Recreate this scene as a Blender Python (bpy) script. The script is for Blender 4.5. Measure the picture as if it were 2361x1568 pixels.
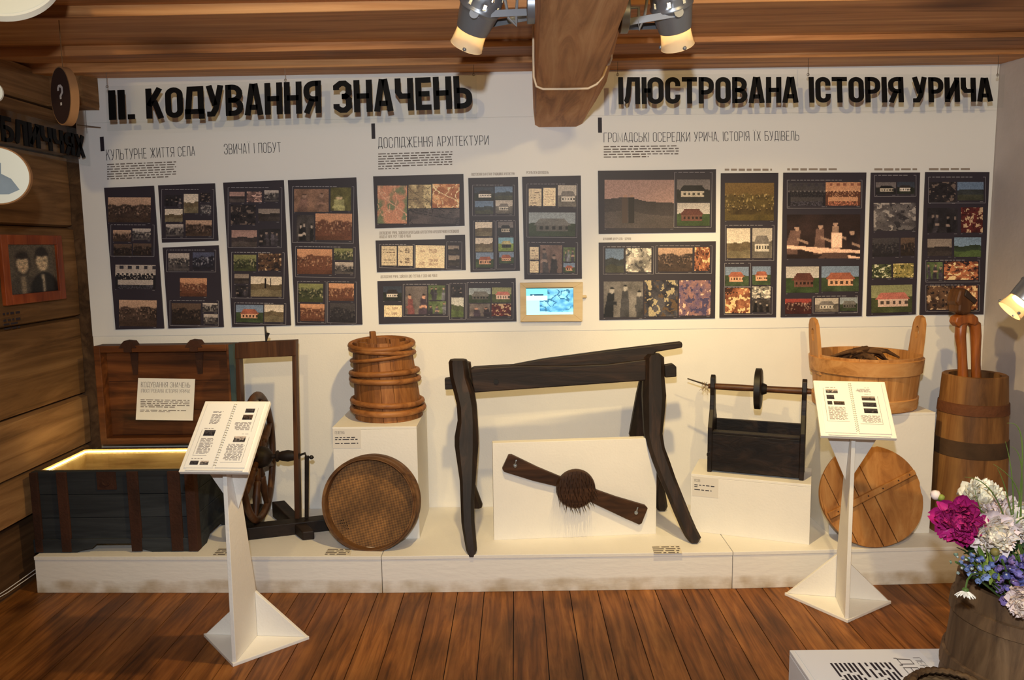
import bpy, bmesh, math, random
import numpy as np
from mathutils import Matrix, Vector
for o in list(bpy.data.objects): bpy.data.objects.remove(o)
SC = bpy.context.scene
C = SC.collection
R = math.radians
# ---------------------------------------------------------------- camera
EYE = 1.6
FPX = 1800.0
def cam_rot(yaw, pit, rol):
    base = np.array([[1, 0, 0], [0, 0, -1], [0, 1, 0]], float)
    cy, sy = math.cos(yaw), math.sin(yaw); Rz = np.array([[cy, sy, 0], [-sy, cy, 0], [0, 0, 1]])
    c, s = math.cos(pit), math.sin(pit); Rx = np.array([[1, 0, 0], [0, c, -s], [0, s, c]])
    c, s = math.cos(rol), math.sin(rol); Rr = np.array([[c, -s, 0], [s, c, 0], [0, 0, 1]])
    return Rr @ Rx @ base @ Rz
CM = cam_rot(R(.35), R(6.95), R(-.75))
cd = bpy.data.cameras.new('camera'); cam = bpy.data.objects.new('camera', cd); C.objects.link(cam)
cd.sensor_width = 36; cd.lens = FPX * 36 / 2361; cd.clip_start = .02
r0, r1, r2 = CM[0], -CM[1], -CM[2]
cam.matrix_world = Matrix(((r0[0], r1[0], r2[0], 0), (r0[1], r1[1], r2[1], 0), (r0[2], r1[2], r2[2], EYE), (0, 0, 0, 1)))
SC.camera = cam
def ray(u, v): return CM.T @ np.array([u - 1180.5, v - 784, FPX])
def PZ(u, v, z):
    r = ray(u, v); t = (z - EYE) / r[2]; return Vector((r[0] * t, r[1] * t, z))
def PY(u, v, d):
    r = ray(u, v); t = d / r[1]; return Vector((r[0] * t, d, EYE + r[2] * t))
def PX(u, v, x):
    r = ray(u, v); t = x / r[0]; return Vector((x, r[1] * t, EYE + r[2] * t))
# ---------------------------------------------------------------- world, light, exposure
def lin(c):
    c = c / 255.0
    return c / 12.92 if c <= .04045 else ((c + .055) / 1.055) ** 2.4
def rgb(r, g, b): return (lin(r), lin(g), lin(b), 1)
w = bpy.data.worlds.new('world'); SC.world = w; w.use_nodes = True
bg = w.node_tree.nodes['Background']; bg.inputs[0].default_value = (1, .86, .7, 1); bg.inputs[1].default_value = .31
SC.view_settings.view_transform = 'Standard'; SC.view_settings.look = 'None'
SC.view_settings.gamma = 1; SC.view_settings.use_curve_mapping = False
SC.view_settings.exposure = 0.0
def aim(o, d): o.rotation_euler = Vector(d).to_track_quat('-Z', 'Y').to_euler()
def lamp(name, kind, loc, power, col, size, target=None, angle=100, blend=.6):
    l = bpy.data.lights.new(name, kind); l.energy = power; l.color = col
    if kind == 'SPOT': l.spot_size = R(angle); l.spot_blend = blend
    l.shadow_soft_size = size
    o = bpy.data.objects.new(name, l); C.objects.link(o); o.location = loc
    if target: aim(o, Vector(target) - Vector(loc))
    return o
WARM = (1, .72, .30)
# the photographer's flash, held a little above the lens
lamp('flash_light', 'SPOT', (-.03, -.05, 1.93), 225, (.88, .94, 1), .03, (.95, 3.8, 1.25), 130, .75)
# warm lamps: the two spotlights on the beam, their neighbours further along the ceiling, and an unseen fill added to brighten the near plinth
LAMPS = [
    ('beam_lamp_light_left', (-.185, 2.705, 2.245), (-1.0, 3.75, .35), 84, 86),
    ('beam_lamp_light_right', (.575, 2.705, 2.235), (1.3, 3.9, .65), 112, 86),
    ('far_lamp_light_left', (-.75, .9, 2.38), (-1.3, 4.0, 1.4), 48, 90),
    ('far_lamp_light_right', (.95, .9, 2.38), (1.6, 4.0, 1.25), 84, 90),
    ('added_plinth_fill', (1.0, 1.1, 2.4), (1.25, 2.0, .4), 34, 72)]
for n_, l_, t_, p_, a_ in LAMPS: lamp(n_, 'SPOT', l_, p_, WARM, .03, t_, a_, .8)
# ---------------------------------------------------------------- mesh helpers
WL = {}
class MB:
    def __init__(s, M=None): s.v = []; s.f = []; s.mi = []; s.M = M; s.col = []; s.cur = None
    def add(s, vs, fs, m=0, M=None):
        b = len(s.v); T = M or s.M
        for p in vs:
            p = Vector(p); s.v.append(T @ p if T else p)
        for f in fs: s.f.append([b + i for i in f]); s.mi.append(m); s.col.append(s.cur)
        return s
    def hexa(s, p, m=0, M=None):
        return s.add(p, [(3, 2, 1, 0), (4, 5, 6, 7), (0, 1, 5, 4), (1, 2, 6, 5), (2, 3, 7, 6), (3, 0, 4, 7)], m, M)
    def box(s, x0, x1, y0, y1, z0, z1, m=0, M=None):
        return s.hexa([(x0, y0, z0), (x1, y0, z0), (x1, y1, z0), (x0, y1, z0), (x0, y0, z1), (x1, y0, z1), (x1, y1, z1), (x0, y1, z1)], m, M)
    def prism(s, poly, vec, m=0, M=None):
        n = len(poly); vec = Vector(vec); a = [Vector(p) for p in poly]
        return s.add(a + [p + vec for p in a], [tuple(range(n - 1, -1, -1)), tuple(range(n, 2 * n))] + [(i, (i + 1) % n, n + (i + 1) % n, n + i) for i in range(n)], m, M)
    def loft(s, rings, m=0, caps=True, closed=True):
        n = len(rings[0]); vs = [p for r in rings for p in r]; fs = []
        for k in range(len(rings) - 1):
            for i in range(n if closed else n - 1):
                j = (i + 1) % n; fs.append((k * n + i, k * n + j, (k + 1) * n + j, (k + 1) * n + i))
        if caps: fs += [tuple(range(n - 1, -1, -1)), tuple(range((len(rings) - 1) * n, len(rings) * n))]
        return s.add(vs, fs, m)
    def tube(s, path, rad, n=10, caps=True, m=0, closed=False, flat=1.0):
        P = [Vector(p) for p in path]; k = len(P)
        if not hasattr(rad, '__len__'): rad = [rad] * k
        up = None; rings = []
        for i in range(k):
            if closed: t = (P[(i + 1) % k] - P[i - 1]).normalized()
            else: t = (P[min(i + 1, k - 1)] - P[max(i - 1, 0)]).normalized()
            if up is None:
                up = Vector((0, 0, 1)) if abs(t.z) < .9 else Vector((0, 1, 0))
            a = t.cross(up).normalized(); b = a.cross(t).normalized(); up = b
            rings.append([P[i] + (a * math.cos(q) * flat + b * math.sin(q)) * rad[i] for q in [2 * math.pi * j / n for j in range(n)]])
        if closed: rings.append(rings[0]); caps = False
        return s.loft(rings, m, caps)
    def lathe(s, prof, M=None, n=32, m=0, skip=None, wob=None, a0=0, a1=None):
        rings = []; full = a1 is None; T = M or Matrix()
        cnt = n if full else n + 1
        for (r, z) in prof:
            rg = []
            for j in range(cnt):
                q = a0 + (2 * math.pi * j / n if full else (a1 - a0) * j / n)
                k = wob(q, z) if wob else 1
                rg.append(T @ Vector((r * k * math.cos(q), r * k * math.sin(q), z)))
            rings.append(rg)
        b = [p for r in rings for p in r]; fs = []
        for k in range(len(rings) - 1):
            for i in range(n):
                if skip and skip(k, i): continue
                j = (i + 1) % cnt
                fs.append((k * cnt + i, k * cnt + j, (k + 1) * cnt + j, (k + 1) * cnt + i))
        return s.add(b, fs, m)
    def grid(s, fn, nu, nv, m=0):
        vs = [fn(i / nu, j / nv) for j in range(nv + 1) for i in range(nu + 1)]
        return s.add(vs, [(j * (nu + 1) + i, j * (nu + 1) + i + 1, (j + 1) * (nu + 1) + i + 1, (j + 1) * (nu + 1) + i) for j in range(nv) for i in range(nu)], m)
    def ball(s, c, r, n=12, k=8, m=0, sc=(1, 1, 1)):
        c = Vector(c)
        return s.lathe([(max(r * math.sin(math.pi * i / k), 1e-4), -r * math.cos(math.pi * i / k)) for i in range(k + 1)], Matrix.Translation(c) @ Matrix.Diagonal((*sc, 1)), n, m)
    def disc(s, M, r, t, n=40, m=0): return s.lathe([(1e-4, 0), (r, 0), (r, t), (1e-4, t)], M, n, m)
    def build(s, name, mat, parent=None, bevel=0, smooth=0, subd=0, weld=False, normals=True):
        off = WL.get(parent, Vector((0, 0, 0))) if parent else Vector((0, 0, 0))
        me = bpy.data.meshes.new(name)
        me.from_pydata([tuple(p - off) for p in s.v], [], s.f)
        for q in (mat if isinstance(mat, (list, tuple)) else [mat]): me.materials.append(q)
        if any(s.mi): me.polygons.foreach_set('material_index', s.mi)
        if any(c is not None for c in s.col):
            at = me.color_attributes.new('paint', 'FLOAT_COLOR', 'CORNER'); buf = []
            for f, c in zip(s.f, s.col):
                for _ in f: buf.extend(c or (1, 1, 1, 1))
            at.data.foreach_set('color', buf)
        bm = bmesh.new(); bm.from_mesh(me)
        if weld: bmesh.ops.remove_doubles(bm, verts=bm.verts, dist=1e-5)
        if normals: bmesh.ops.recalc_face_normals(bm, faces=bm.faces)
        bm.to_mesh(me); bm.free()
        if smooth:
            me.polygons.foreach_set('use_smooth', [True] * len(me.polygons)); me.set_sharp_from_angle(angle=R(smooth))
        o = bpy.data.objects.new(name, me); C.objects.link(o)
        if parent: o.parent = parent
        WL[o] = off
        if bevel:
            b = o.modifiers.new('bevel', 'BEVEL'); b.width = bevel; b.segments = 2; b.limit_method = 'ANGLE'; b.angle_limit = R(40)
        if subd:
            b = o.modifiers.new('subsurf', 'SUBSURF'); b.levels = subd; b.render_levels = subd
        return o
def tag(o, label, cat=None, group=None, kind=None):
    o['label'] = label
    if cat: o['category'] = cat
    if group: o['group'] = group
    if kind: o['kind'] = kind
    return o
def thing(name, label, cat, loc, group=None):
    o = bpy.data.objects.new(name, None); C.objects.link(o); o.location = loc; o.empty_display_size = .05
    WL[o] = Vector(loc); return tag(o, label, cat, group)
def struct(o): o['kind'] = 'structure'; return o
def frame(o, x, y, z):
    x, y, z = Vector(x), Vector(y), Vector(z)
    return Matrix(((x.x, y.x, z.x, o[0]), (x.y, y.y, z.y, o[1]), (x.z, y.z, z.z, o[2]), (0, 0, 0, 1)))
def axisM(o, d, up=(0, 0, 1)):        # local z along d
    z = Vector(d).normalized(); u = Vector(up)
    if abs(z.dot(u)) > .98: u = Vector((0, 1, 0))
    x = u.cross(z).normalized(); y = z.cross(x); return frame(o, x, y, z)
def arc(c, r, a0, a1, n, f=lambda x, y: Vector((x, 0, y))):
    return [Vector(c) + f(r * math.cos(a0 + (a1 - a0) * i / n), r * math.sin(a0 + (a1 - a0) * i / n)) for i in range(n + 1)]
# ---------------------------------------------------------------- materials
MATS = {}
def newmat(name):
    m = bpy.data.materials.new(name); m.use_nodes = True; nt = m.node_tree; b = nt.nodes['Principled BSDF']
    return m, nt, b
def N(nt, t, **k):
    n = nt.nodes.new(t)
    for a, v in k.items():
        if a in n.inputs.keys() if isinstance(a, str) else False: n.inputs[a].default_value = v
        else: setattr(n, a, v)
    return n
def ramp(nt, stops):
    r = nt.nodes.new('ShaderNodeValToRGB'); e = r.color_ramp.elements
    while len(e) < len(stops): e.new(.5)
    for i, (p, c) in enumerate(stops): e[i].position = p; e[i].color = c
    return r
def plain(name, col, rough=.6, metal=0, bump=0, bscale=60, var=0, emit=0, spec=.4, alpha=1):
    if name in MATS: return MATS[name]
    m, nt, b = newmat(name); b.inputs['Roughness'].default_value = rough; b.inputs['Metallic'].default_value = metal
    b.inputs['Base Color'].default_value = col; b.inputs['Specular IOR Level'].default_value = spec
    tc = nt.nodes.new('ShaderNodeTexCoord')
    if var:
        n = N(nt, 'ShaderNodeTexNoise'); n.inputs['Scale'].default_value = 7; n.inputs['Detail'].default_value = 6
        nt.links.new(tc.outputs['Object'], n.inputs['Vector'])
        d = tuple(c * (1 - var) for c in col[:3]) + (1,)
        r = ramp(nt, [(.35, d), (.65, col)]); nt.links.new(n.outputs[0], r.inputs[0]); nt.links.new(r.outputs[0], b.inputs['Base Color'])
    if bump:
        n = N(nt, 'ShaderNodeTexNoise'); n.inputs['Scale'].default_value = bscale; n.inputs['Detail'].default_value = 4
        nt.links.new(tc.outputs['Object'], n.inputs['Vector'])
        bp = nt.nodes.new('ShaderNodeBump'); bp.inputs['Strength'].default_value = bump; bp.inputs['Distance'].default_value = .004
        nt.links.new(n.outputs[0], bp.inputs['Height']); nt.links.new(bp.outputs[0], b.inputs['Normal'])
    if emit:
        b.inputs['Emission Color'].default_value = col; b.inputs['Emission Strength'].default_value = emit
    MATS[name] = m; return m
def wood(name, dark, mid, light, axis='x', scale=18, stretch=.07, rough=.65, bump=.35, patch=.35, dist=.8, pscale=3.0, spec=.3, knots=0):
    if name in MATS: return MATS[name]
    m, nt, b = newmat(name); L = nt.links.new
    b.inputs['Roughness'].default_value = rough; b.inputs['Specular IOR Level'].default_value = spec
    tc = nt.nodes.new('ShaderNodeTexCoord'); mp = nt.nodes.new('ShaderNodeMapping')
    s = [1, 1, 1]; s['xyz'.index(axis)] = stretch; mp.inputs['Scale'].default_value = s
    L(tc.outputs['Object'], mp.inputs['Vector'])
    n = nt.nodes.new('ShaderNodeTexNoise'); n.inputs['Scale'].default_value = scale; n.inputs['Detail'].default_value = 7
    n.inputs['Roughness'].default_value = .62; n.inputs['Distortion'].default_value = dist; L(mp.outputs[0], n.inputs['Vector'])
    r = ramp(nt, [(.28, dark), (.5, mid), (.74, light)]); L(n.outputs[0], r.inputs[0])
    p = nt.nodes.new('ShaderNodeTexNoise'); p.inputs['Scale'].default_value = pscale; p.inputs['Detail'].default_value = 4
    mp2 = nt.nodes.new('ShaderNodeMapping'); s2 = [1, 1, 1]; s2['xyz'.index(axis)] = .4; mp2.inputs['Scale'].default_value = s2
    L(tc.outputs['Object'], mp2.inputs['Vector']); L(mp2.outputs[0], p.inputs['Vector'])
    pr = ramp(nt, [(.32, (1 - patch,) * 3 + (1,)), (.62, (1, 1, 1, 1))]); L(p.outputs[0], pr.inputs[0])
    mx = nt.nodes.new('ShaderNodeMix'); mx.data_type = 'RGBA'; mx.blend_type = 'MULTIPLY'; mx.inputs['Factor'].default_value = 1
    L(r.outputs[0], mx.inputs[6]); L(pr.outputs[0], mx.inputs[7]); out = mx.outputs[2]
    if knots:
        v = nt.nodes.new('ShaderNodeTexVoronoi'); v.inputs['Scale'].default_value = knots
        mp3 = nt.nodes.new('ShaderNodeMapping'); s3 = [1, 1, 1]; s3['xyz'.index(axis)] = .55; mp3.inputs['Scale'].default_value = s3
        L(tc.outputs['Object'], mp3.inputs['Vector']); L(mp3.outputs[0], v.inputs['Vector'])
        kr = ramp(nt, [(.05, (.28, .22, .2, 1)), (.16, (1, 1, 1, 1))]); L(v.outputs['Distance'], kr.inputs[0])
        m2 = nt.nodes.new('ShaderNodeMix'); m2.data_type = 'RGBA'; m2.blend_type = 'MULTIPLY'; m2.inputs['Factor'].default_value = .8
        L(out, m2.inputs[6]); L(kr.outputs[0], m2.inputs[7]); out = m2.outputs[2]
    L(out, b.inputs['Base Color'])
    bp = nt.nodes.new('ShaderNodeBump'); bp.inputs['Strength'].default_value = bump; bp.inputs['Distance'].default_value = .004
    L(n.outputs[0], bp.inputs['Height']); L(bp.outputs[0], b.inputs['Normal'])
    MATS[name] = m; return m
def paintmat(name, rough=.5, spec=.3, emit=0):
    if name in MATS: return MATS[name]
    m, nt, b = newmat(name); a = nt.nodes.new('ShaderNodeVertexColor'); a.layer_name = 'paint'
    nt.links.new(a.outputs[0], b.inputs['Base Color']); b.inputs['Roughness'].default_value = rough; b.inputs['Specular IOR Level'].default_value = spec
    if emit: nt.links.new(a.outputs[0], b.inputs['Emission Color']); b.inputs['Emission Strength'].default_value = emit
    MATS[name] = m; return m
WHITE = plain('white_paint', rgb(236, 232, 224), .55, bump=.25, bscale=90, var=.03)
WALLW = plain('white_wall_paint', rgb(238, 234, 226), .7, bump=.2, bscale=120, var=.02)
SHEET = plain('white_vinyl_sheet', rgb(236, 234, 230), .5)
INK = plain('dark_ink', rgb(38, 30, 40), .6)
GREYINK = plain('grey_ink', rgb(104, 95, 92), .7)
PALEINK = plain('pale_grey_ink', rgb(150, 135, 122), .7)
BLACK = plain('black_acrylic', rgb(12, 10, 11), .6, spec=.15)
PANELM = plain('dark_violet_print', rgb(50, 44, 54), .5, var=.1)
LINEM = plain('white_print_lines', rgb(150, 145, 150), .6)
METAL = plain('silver_metal', rgb(128, 131, 137), .38, .6)
DSTEEL = plain('dark_steel', rgb(60, 56, 54), .5, .7)
RUST = plain('rusty_iron', rgb(70, 40, 26), .8, .2, bump=.6, bscale=90, var=.5)
def glassmat(name, tint, alpha, rough=.05):
    if name in MATS: return MATS[name]
    m, nt, b = newmat(name); L = nt.links.new; out = nt.nodes['Material Output']
    t = nt.nodes.new('ShaderNodeBsdfTransparent'); t.inputs[0].default_value = tint
    g = nt.nodes.new('ShaderNodeBsdfGlossy'); g.inputs['Roughness'].default_value = rough
    lw = nt.nodes.new('ShaderNodeLayerWeight'); lw.inputs[0].default_value = .5
    pw = nt.nodes.new('ShaderNodeMath'); pw.operation = 'POWER'; pw.inputs[1].default_value = 5; L(lw.outputs['Facing'], pw.inputs[0])
    ml = nt.nodes.new('ShaderNodeMath'); ml.operation = 'MULTIPLY_ADD'; ml.inputs[1].default_value = .8 * alpha; ml.inputs[2].default_value = .03 * alpha; L(pw.outputs[0], ml.inputs[0])
    mx = nt.nodes.new('ShaderNodeMixShader'); L(ml.outputs[0], mx.inputs[0]); L(t.outputs[0], mx.inputs[1]); L(g.outputs[0], mx.inputs[2]); L(mx.outputs[0], out.inputs[0])
    MATS[name] = m; return m
ACRYL = glassmat('clear_acrylic', (.97, .98, .98, 1), .5)
GLASS = glassmat('glass_pane', (.96, .97, .96, 1), 1.0)
# ---------------------------------------------------------------- lettering
def rr(L, B, Rr, T, r, n=5):
    r = min(r, (Rr - L) / 2, (T - B) / 2); p = []
    for cx, cy, a in ((Rr - r, T - r, 0), (L + r, T - r, 90), (L + r, B + r, 180), (Rr - r, B + r, 270)):
        for i in range(n + 1): q = R(a + 90 * i / n); p.append((cx + r * math.cos(q), cy + r * math.sin(q)))
    return p
def bowl(L, B, Rr, T, r, n=5):       # open on the left
    r = min(r, (T - B) / 2); p = [(L, T)]
    for cx, cy, a in ((Rr - r, T - r, 90), (Rr - r, B + r, 0)):
        for i in range(n + 1): q = R(a - 90 * i / n); p.append((cx + r * math.cos(q), cy + r * math.sin(q)))
    return p + [(L, B)]
def glyph(ch, w, t):
    h = t / 2; L, Q, B, T = h, w - h, h, 1 - h; c = w / 2; rd = min(.2, w * .42); S = lambda *p: (list(p), False)
    mir = lambda ps: [(w - x, y) for x, y in ps]
    if ch in 'ІI': return t, [S((h, 0), (h, 1))]
    if ch == 'Ї': return max(t, .24), [S((max(t, .24) / 2, 0), (max(t, .24) / 2, 1)), S((0, 1.1), (0, 1.1 + t)), S((max(t, .24), 1.1), (max(t, .24), 1.1 + t))]
    if ch == '.': return t, [S((h, 0), (h, t))]
    if ch == ',': return t, [S((h, t), (h * .4, -t))]
    if ch == '-': return w * .6, [S((0, .45), (w * .6, .45))]
    if ch == ' ': return w * .5, []
    if ch == '1': return w * .5, [S((w * .3, 0), (w * .3, 1)), S((0, .85), (w * .3, 1 - h))]
    if ch in 'ОO0': return w, [(rr(L, B, Q, T, rd), True)]
    if ch == '8': return w, [(rr(L, B, Q, .5, rd), True), (rr(L, .5, Q, T, rd), True)]
    if ch == '9': return w, [(rr(L, .45, Q, T, rd), True), S((Q, .7), (Q, B + .1), (c, B), (L, B + .1))]
    if ch == '2': return w, [S((L, .75), (L, T - .08), (c, T), (Q, T - .1), (Q, .65), (L, B), (w, B))]
    if ch == 'С': p = rr(L, B, Q, T, rd); return w, [S(*([(Q, .66)] + p[:24][1:] + [(Q, .34)]))] if 0 else [S(*([(Q, .66)] + p[0:18] + p[18:24] + [(Q, .34)]))]
    if ch == 'Є': p = rr(L, B, Q, T, rd); return w, [S(*([(Q, .66)] + p + [(Q, .34)])), S((L, .5), (Q * .8, .5))]
    if ch == 'К': return w, [S((L, 0), (L, 1)), S((L, .42), (Q - h * .2, 1)), S((c * .95, .58), (Q, 0))]
    if ch == 'Д':
        W = w * 1.12; b = t * .5 + .1; return W, [S((W * .16, b), (W * .27, T - .0), (W * .82, T), (W * .82, b)), S((0, b), (W, b)), S((h, b), (h, -.06)), S((W - h, b), (W - h, -.06))]
    if ch == 'У': return w, [S((L, 1), (c, .36)), S((Q, 1), (c + .02, .25), (c - .07, B), (0.02, B))]
    if ch == 'В': return w, [S((L, 0), (L, 1)), S(*bowl(L, .5, Q - .02, T, rd)), S(*bowl(L, B, Q, .5, rd))]
    if ch == 'А': return w * 1.02, [S((h * .8, 0), (c - h * .4, 1)), S((w - h * .8, 0), (c + h * .4, 1)), S((c * .55, .25), (w - c * .55, .25))]
    if ch == 'Н': return w, [S((L, 0), (L, 1)), S((Q, 0), (Q, 1)), S((L, .5), (Q, .5))]
    if ch == 'Я': return w, [S((Q, 0), (Q, 1)), S(*mir(bowl(L, .44, Q, T, rd))), S((c, .44), (L, 0))]
    if ch == 'З': return w, [S((L, .72), (L, T - .1), (c - .05, T), (Q - .1, T), (Q, T - .1), (Q, .6), (Q - .08, .51), (c - .02, .51)), S((c - .02, .51), (Q - .08, .51), (Q, .42), (Q, B + .1), (Q - .1, B), (c - .05, B), (L, B + .1), (L, .28))]
    if ch == 'Ч': return w, [S((L, 1), (L, .58), (L + .08, .45), (Q, .45)), S((Q, 0), (Q, 1))]
    if ch == 'Е': w *= .85; return w, [S((w, T), (L, T), (L, B), (w, B)), S((L, .5), (w * .9, .5))]
    if ch == 'Ь': return w, [S((L, 1), (L, 0)), S(*bowl(L, B, Q, .56, rd))]
    if ch == 'Б': return w, [S((Q, T), (L, T), (L, 0)), S(*bowl(L, B, Q, .57, rd))]
    if ch == 'Л': return w, [S((0, B), (w * .1, B + .03), (w * .2, .3), (w * .27 + h * .3, T), (Q, T), (Q, 0))]
    if ch == 'Ю': return w * 1.45, [S((L, 0), (L, 1)), S((L, .5), (w * .6, .5)), (rr(w * .55, B, w * 1.45 - h, T, rd), True)]
    if ch == 'Т': return w, [S((0, T), (w, T)), S((c, 0), (c, T))]
    if ch == 'Р': return w, [S((L, 0), (L, 1)), S(*bowl(L, .42, Q, T, rd))]
    if ch in 'ИЙ': return w, [S((L, 0), (L, 1)), S((Q, 0), (Q, 1)), S((L, t * .7), (Q, 1 - t * .7))] + ([S((c - .08, 1.1), (c + .08, 1.1))] if ch == 'Й' else [])
    if ch == 'Х': return w, [S((h, 0), (w - h, 1)), S((w - h, 0), (h, 1))]
    if ch == 'Г': w *= .85; return w, [S((w, T), (L, T), (L, 0))]
    if ch == 'М': W = w * 1.3; return W, [S((L, 0), (L + h * .3, 1 - h * .4), (W / 2, .1), (W - L - h * .3, 1 - h * .4), (W - L, 0))]
    if ch == 'Ж': W = w * 1.5; return W, [S((W / 2, 0), (W / 2, 1)), S((h, 1), (W / 2, .5)), S((h, 0), (W / 2, .5)), S((W - h, 1), (W / 2, .5)), S((W - h, 0), (W / 2, .5))]
    if ch == 'П': return w, [S((L, 0), (L, T), (Q, T), (Q, 0))]
    if ch == 'Ц': return w * 1.1, [S((L, 1), (L, B), (Q + h, B), (Q + h, -.08)), S((Q, 1), (Q, B))]
    if ch == '?': return w, [S((L, .72), (L, T - .1), (c - .08, T), (Q - .1, T), (Q, T - .1), (Q, .62), (c, .45), (c, .3)), S((c, 0), (c, t * 1.1))]
    return w, [(rr(L, B, Q, T, rd), True)]
def stroke(mb, pts, closed, t, put, depth):
    n = len(pts); P = []
    for p in pts:
        if not P or (abs(p[0] - P[-1][0]) + abs(p[1] - P[-1][1])) > 1e-4: P.append(p)
    if closed and (abs(P[0][0] - P[-1][0]) + abs(P[0][1] - P[-1][1])) < 1e-4: P.pop()
    n = len(P); A = []; Bp = []
    for i in range(n):
        def dr(a, b):
            d = (b[0] - a[0], b[1] - a[1]); l = math.hypot(*d) or 1; return (d[0] / l, d[1] / l)
        d0 = dr(P[i - 1], P[i]) if (closed or i > 0) else dr(P[i], P[i + 1])
        d1 = dr(P[i], P[(i + 1) % n]) if (closed or i < n - 1) else d0
        nx, ny = -(d0[1] + d1[1]), d0[0] + d1[0]; l = math.hypot(nx, ny) or 1; nx /= l; ny /= l
        k = min(1 / max(.45, nx * -d0[1] + ny * d0[0]), 2.0) * t / 2
        A.append((P[i][0] + nx * k, P[i][1] + ny * k)); Bp.append((P[i][0] - nx * k, P[i][1] - ny * k))
    for i in range(n if closed else n - 1):
        j = (i + 1) % n; q = [put(*A[i]), put(*A[j]), put(*Bp[j]), put(*Bp[i])]
        if depth is None: mb.add(q, [(0, 1, 2, 3)])
        else: mb.prism(q, depth)
def text_width(txt, w, t, sp): return sum(glyph(c, w, t)[0] + sp for c in txt) - sp
def text(mb, txt, p0, p1, up0, up1=None, w=.36, t=.05, sp=.08, depth=None):
    """baseline from p0 to p1, letter height vectors up0 at the start and up1 at the end"""
    up0 = Vector(up0); up1 = Vector(up1) if up1 else up0; p0, p1 = Vector(p0), Vector(p1); W = text_width(txt, w, t, sp); x = 0
    for ch in txt:
        gw, st = glyph(ch, w, t)
        for pts, cl in st:
            stroke(mb, pts, cl, t, lambda a, b, x=x: p0 + (p1 - p0) * ((x + a) / W) + (up0 + (up1 - up0) * ((x + a) / W)) * b, depth)
        x += gw + sp
def wordrows(mb, o, ux, uy, rows, W, lh, seed=1, fill=.55, last=.5, ragged=0, jus='l', cw=.012):
    """rows of small word-like bars; o top-left, ux along, uy down (unit vectors)"""
    rg = random.Random(seed); o, ux, uy = Vector(o), Vector(ux), Vector(uy)
    for k in range(rows):
        Lk = W * (last if k == rows - 1 else 1 - rg.random() * ragged); x = (W - Lk) if jus == 'r' else 0; end = x + Lk
        while x < end - cw * .3:
            l = min(cw * rg.uniform(.6, 2.6), end - x); a = o + ux * x + uy * (k * lh); h = lh * fill * rg.uniform(.85, 1.1)
            mb.add([a, a + ux * l, a + ux * l + uy * h, a + uy * h], [(0, 1, 2, 3)]); x += l + cw * .45
# ---------------------------------------------------------------- the room
D = 4.13                       # back wall plane
ZT = 2.475                     # where the ceiling boards meet the back wall
rnd = random.Random(5)
# floor planks run along y
FL = []
for i, (a, b_, c_) in enumerate([((84, 46, 19), (138, 84, 38), (172, 112, 56)), ((76, 41, 17), (126, 75, 34), (160, 102, 50)), ((92, 52, 22), (148, 92, 43), (180, 120, 62))]):
    FL.append(wood('floor_board_%d' % i, rgb(*a), rgb(*b_), rgb(*c_), 'y', 30, .07, .48, .15, .5, 1.0, 7, .25, knots=3.2))
FL.append(plain('floor_gap', rgb(25, 13, 6), .9))
mb = MB(); x = -2.45; mb.box(-2.45, 2.6, -2.6, 4.2, -.06, -.012, 3)
while x < 2.56:
    wd = .128 * rnd.uniform(.94, 1.07); mb.box(x + .0018, x + wd - .0018, -2.6, 4.2, -.03, 0, rnd.randrange(3)); x += wd
o = struct(mb.build('floor', FL))
# back wall (white painted boarding)
WBACK = mb = MB(); mb.box(-2.262, 2.6, D, D + .12, 0, 2.62)
# right wall, grey-beige plaster
PL = plain('plaster', rgb(190, 180, 176), .9, bump=.3, bscale=40, var=.08)
mb = MB(); mb.box(2.478, 2.6, -2.6, D, 0, 2.62); struct(mb.build('wall_right', PL))
# left wall of squared logs
LOG = [wood('log_wood_%d' % i, rgb(*a), rgb(*b_), rgb(*c_), 'y', 14, .07, .8, .5, .42, 1.2, 2.4, .2) for i, (a, b_, c_) in enumerate([((104, 74, 46), (152, 112, 72), (182, 140, 94)), ((92, 64, 38), (138, 100, 62), (172, 130, 86)), ((66, 46, 30), (98, 70, 46), (124, 92, 62))])]
WBACK.box(-2.45, -2.262, D + .04, D + .12, 0, 2.62, 1); struct(WBACK.build('wall_back', [WALLW, LOG[2]]))
XL = -2.325
zs = [0, PX(0, 1232, XL).z, PX(40, 1100, XL).z, PX(40, 963, XL).z, PX(0, 760, XL).z, 1.72, PX(0, 330, XL).z, PX(0, 214, XL).z, PX(0, 130, XL).z, 2.62]
mb = MB()
for i in range(len(zs) - 1):
    a, b_ = zs[i], zs[i + 1]; off = [-.05, .0, .01, .0, .006, .0, .012, .03, .0][i]
    x0 = XL + off - .012; g = .002
    pr = [(XL - .12, a + g), (x0 - .02, a + g), (x0 + .008, a + .012), (x0 + .012, (a + b_) / 2), (x0 + .008, b_ - .012), (x0 - .02, b_ - g), (XL - .12, b_ - g)]
    mb.prism([(p[0], -2.6, p[1]) for p in pr], (0, D + 2.6, 0), [2, 0, 0, 1, 1, 0, 1, 0, 1][i])
mb.box(XL - .2, XL - .06, -2.6, D, 0, 2.62, 2)
mb.box(XL - .02, -2.135, 3.98, D, PY(232, 248, 4.05).z, 2.62, 1)      # end of the cross log in the corner
struct(mb.build('wall_left', LOG))
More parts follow.
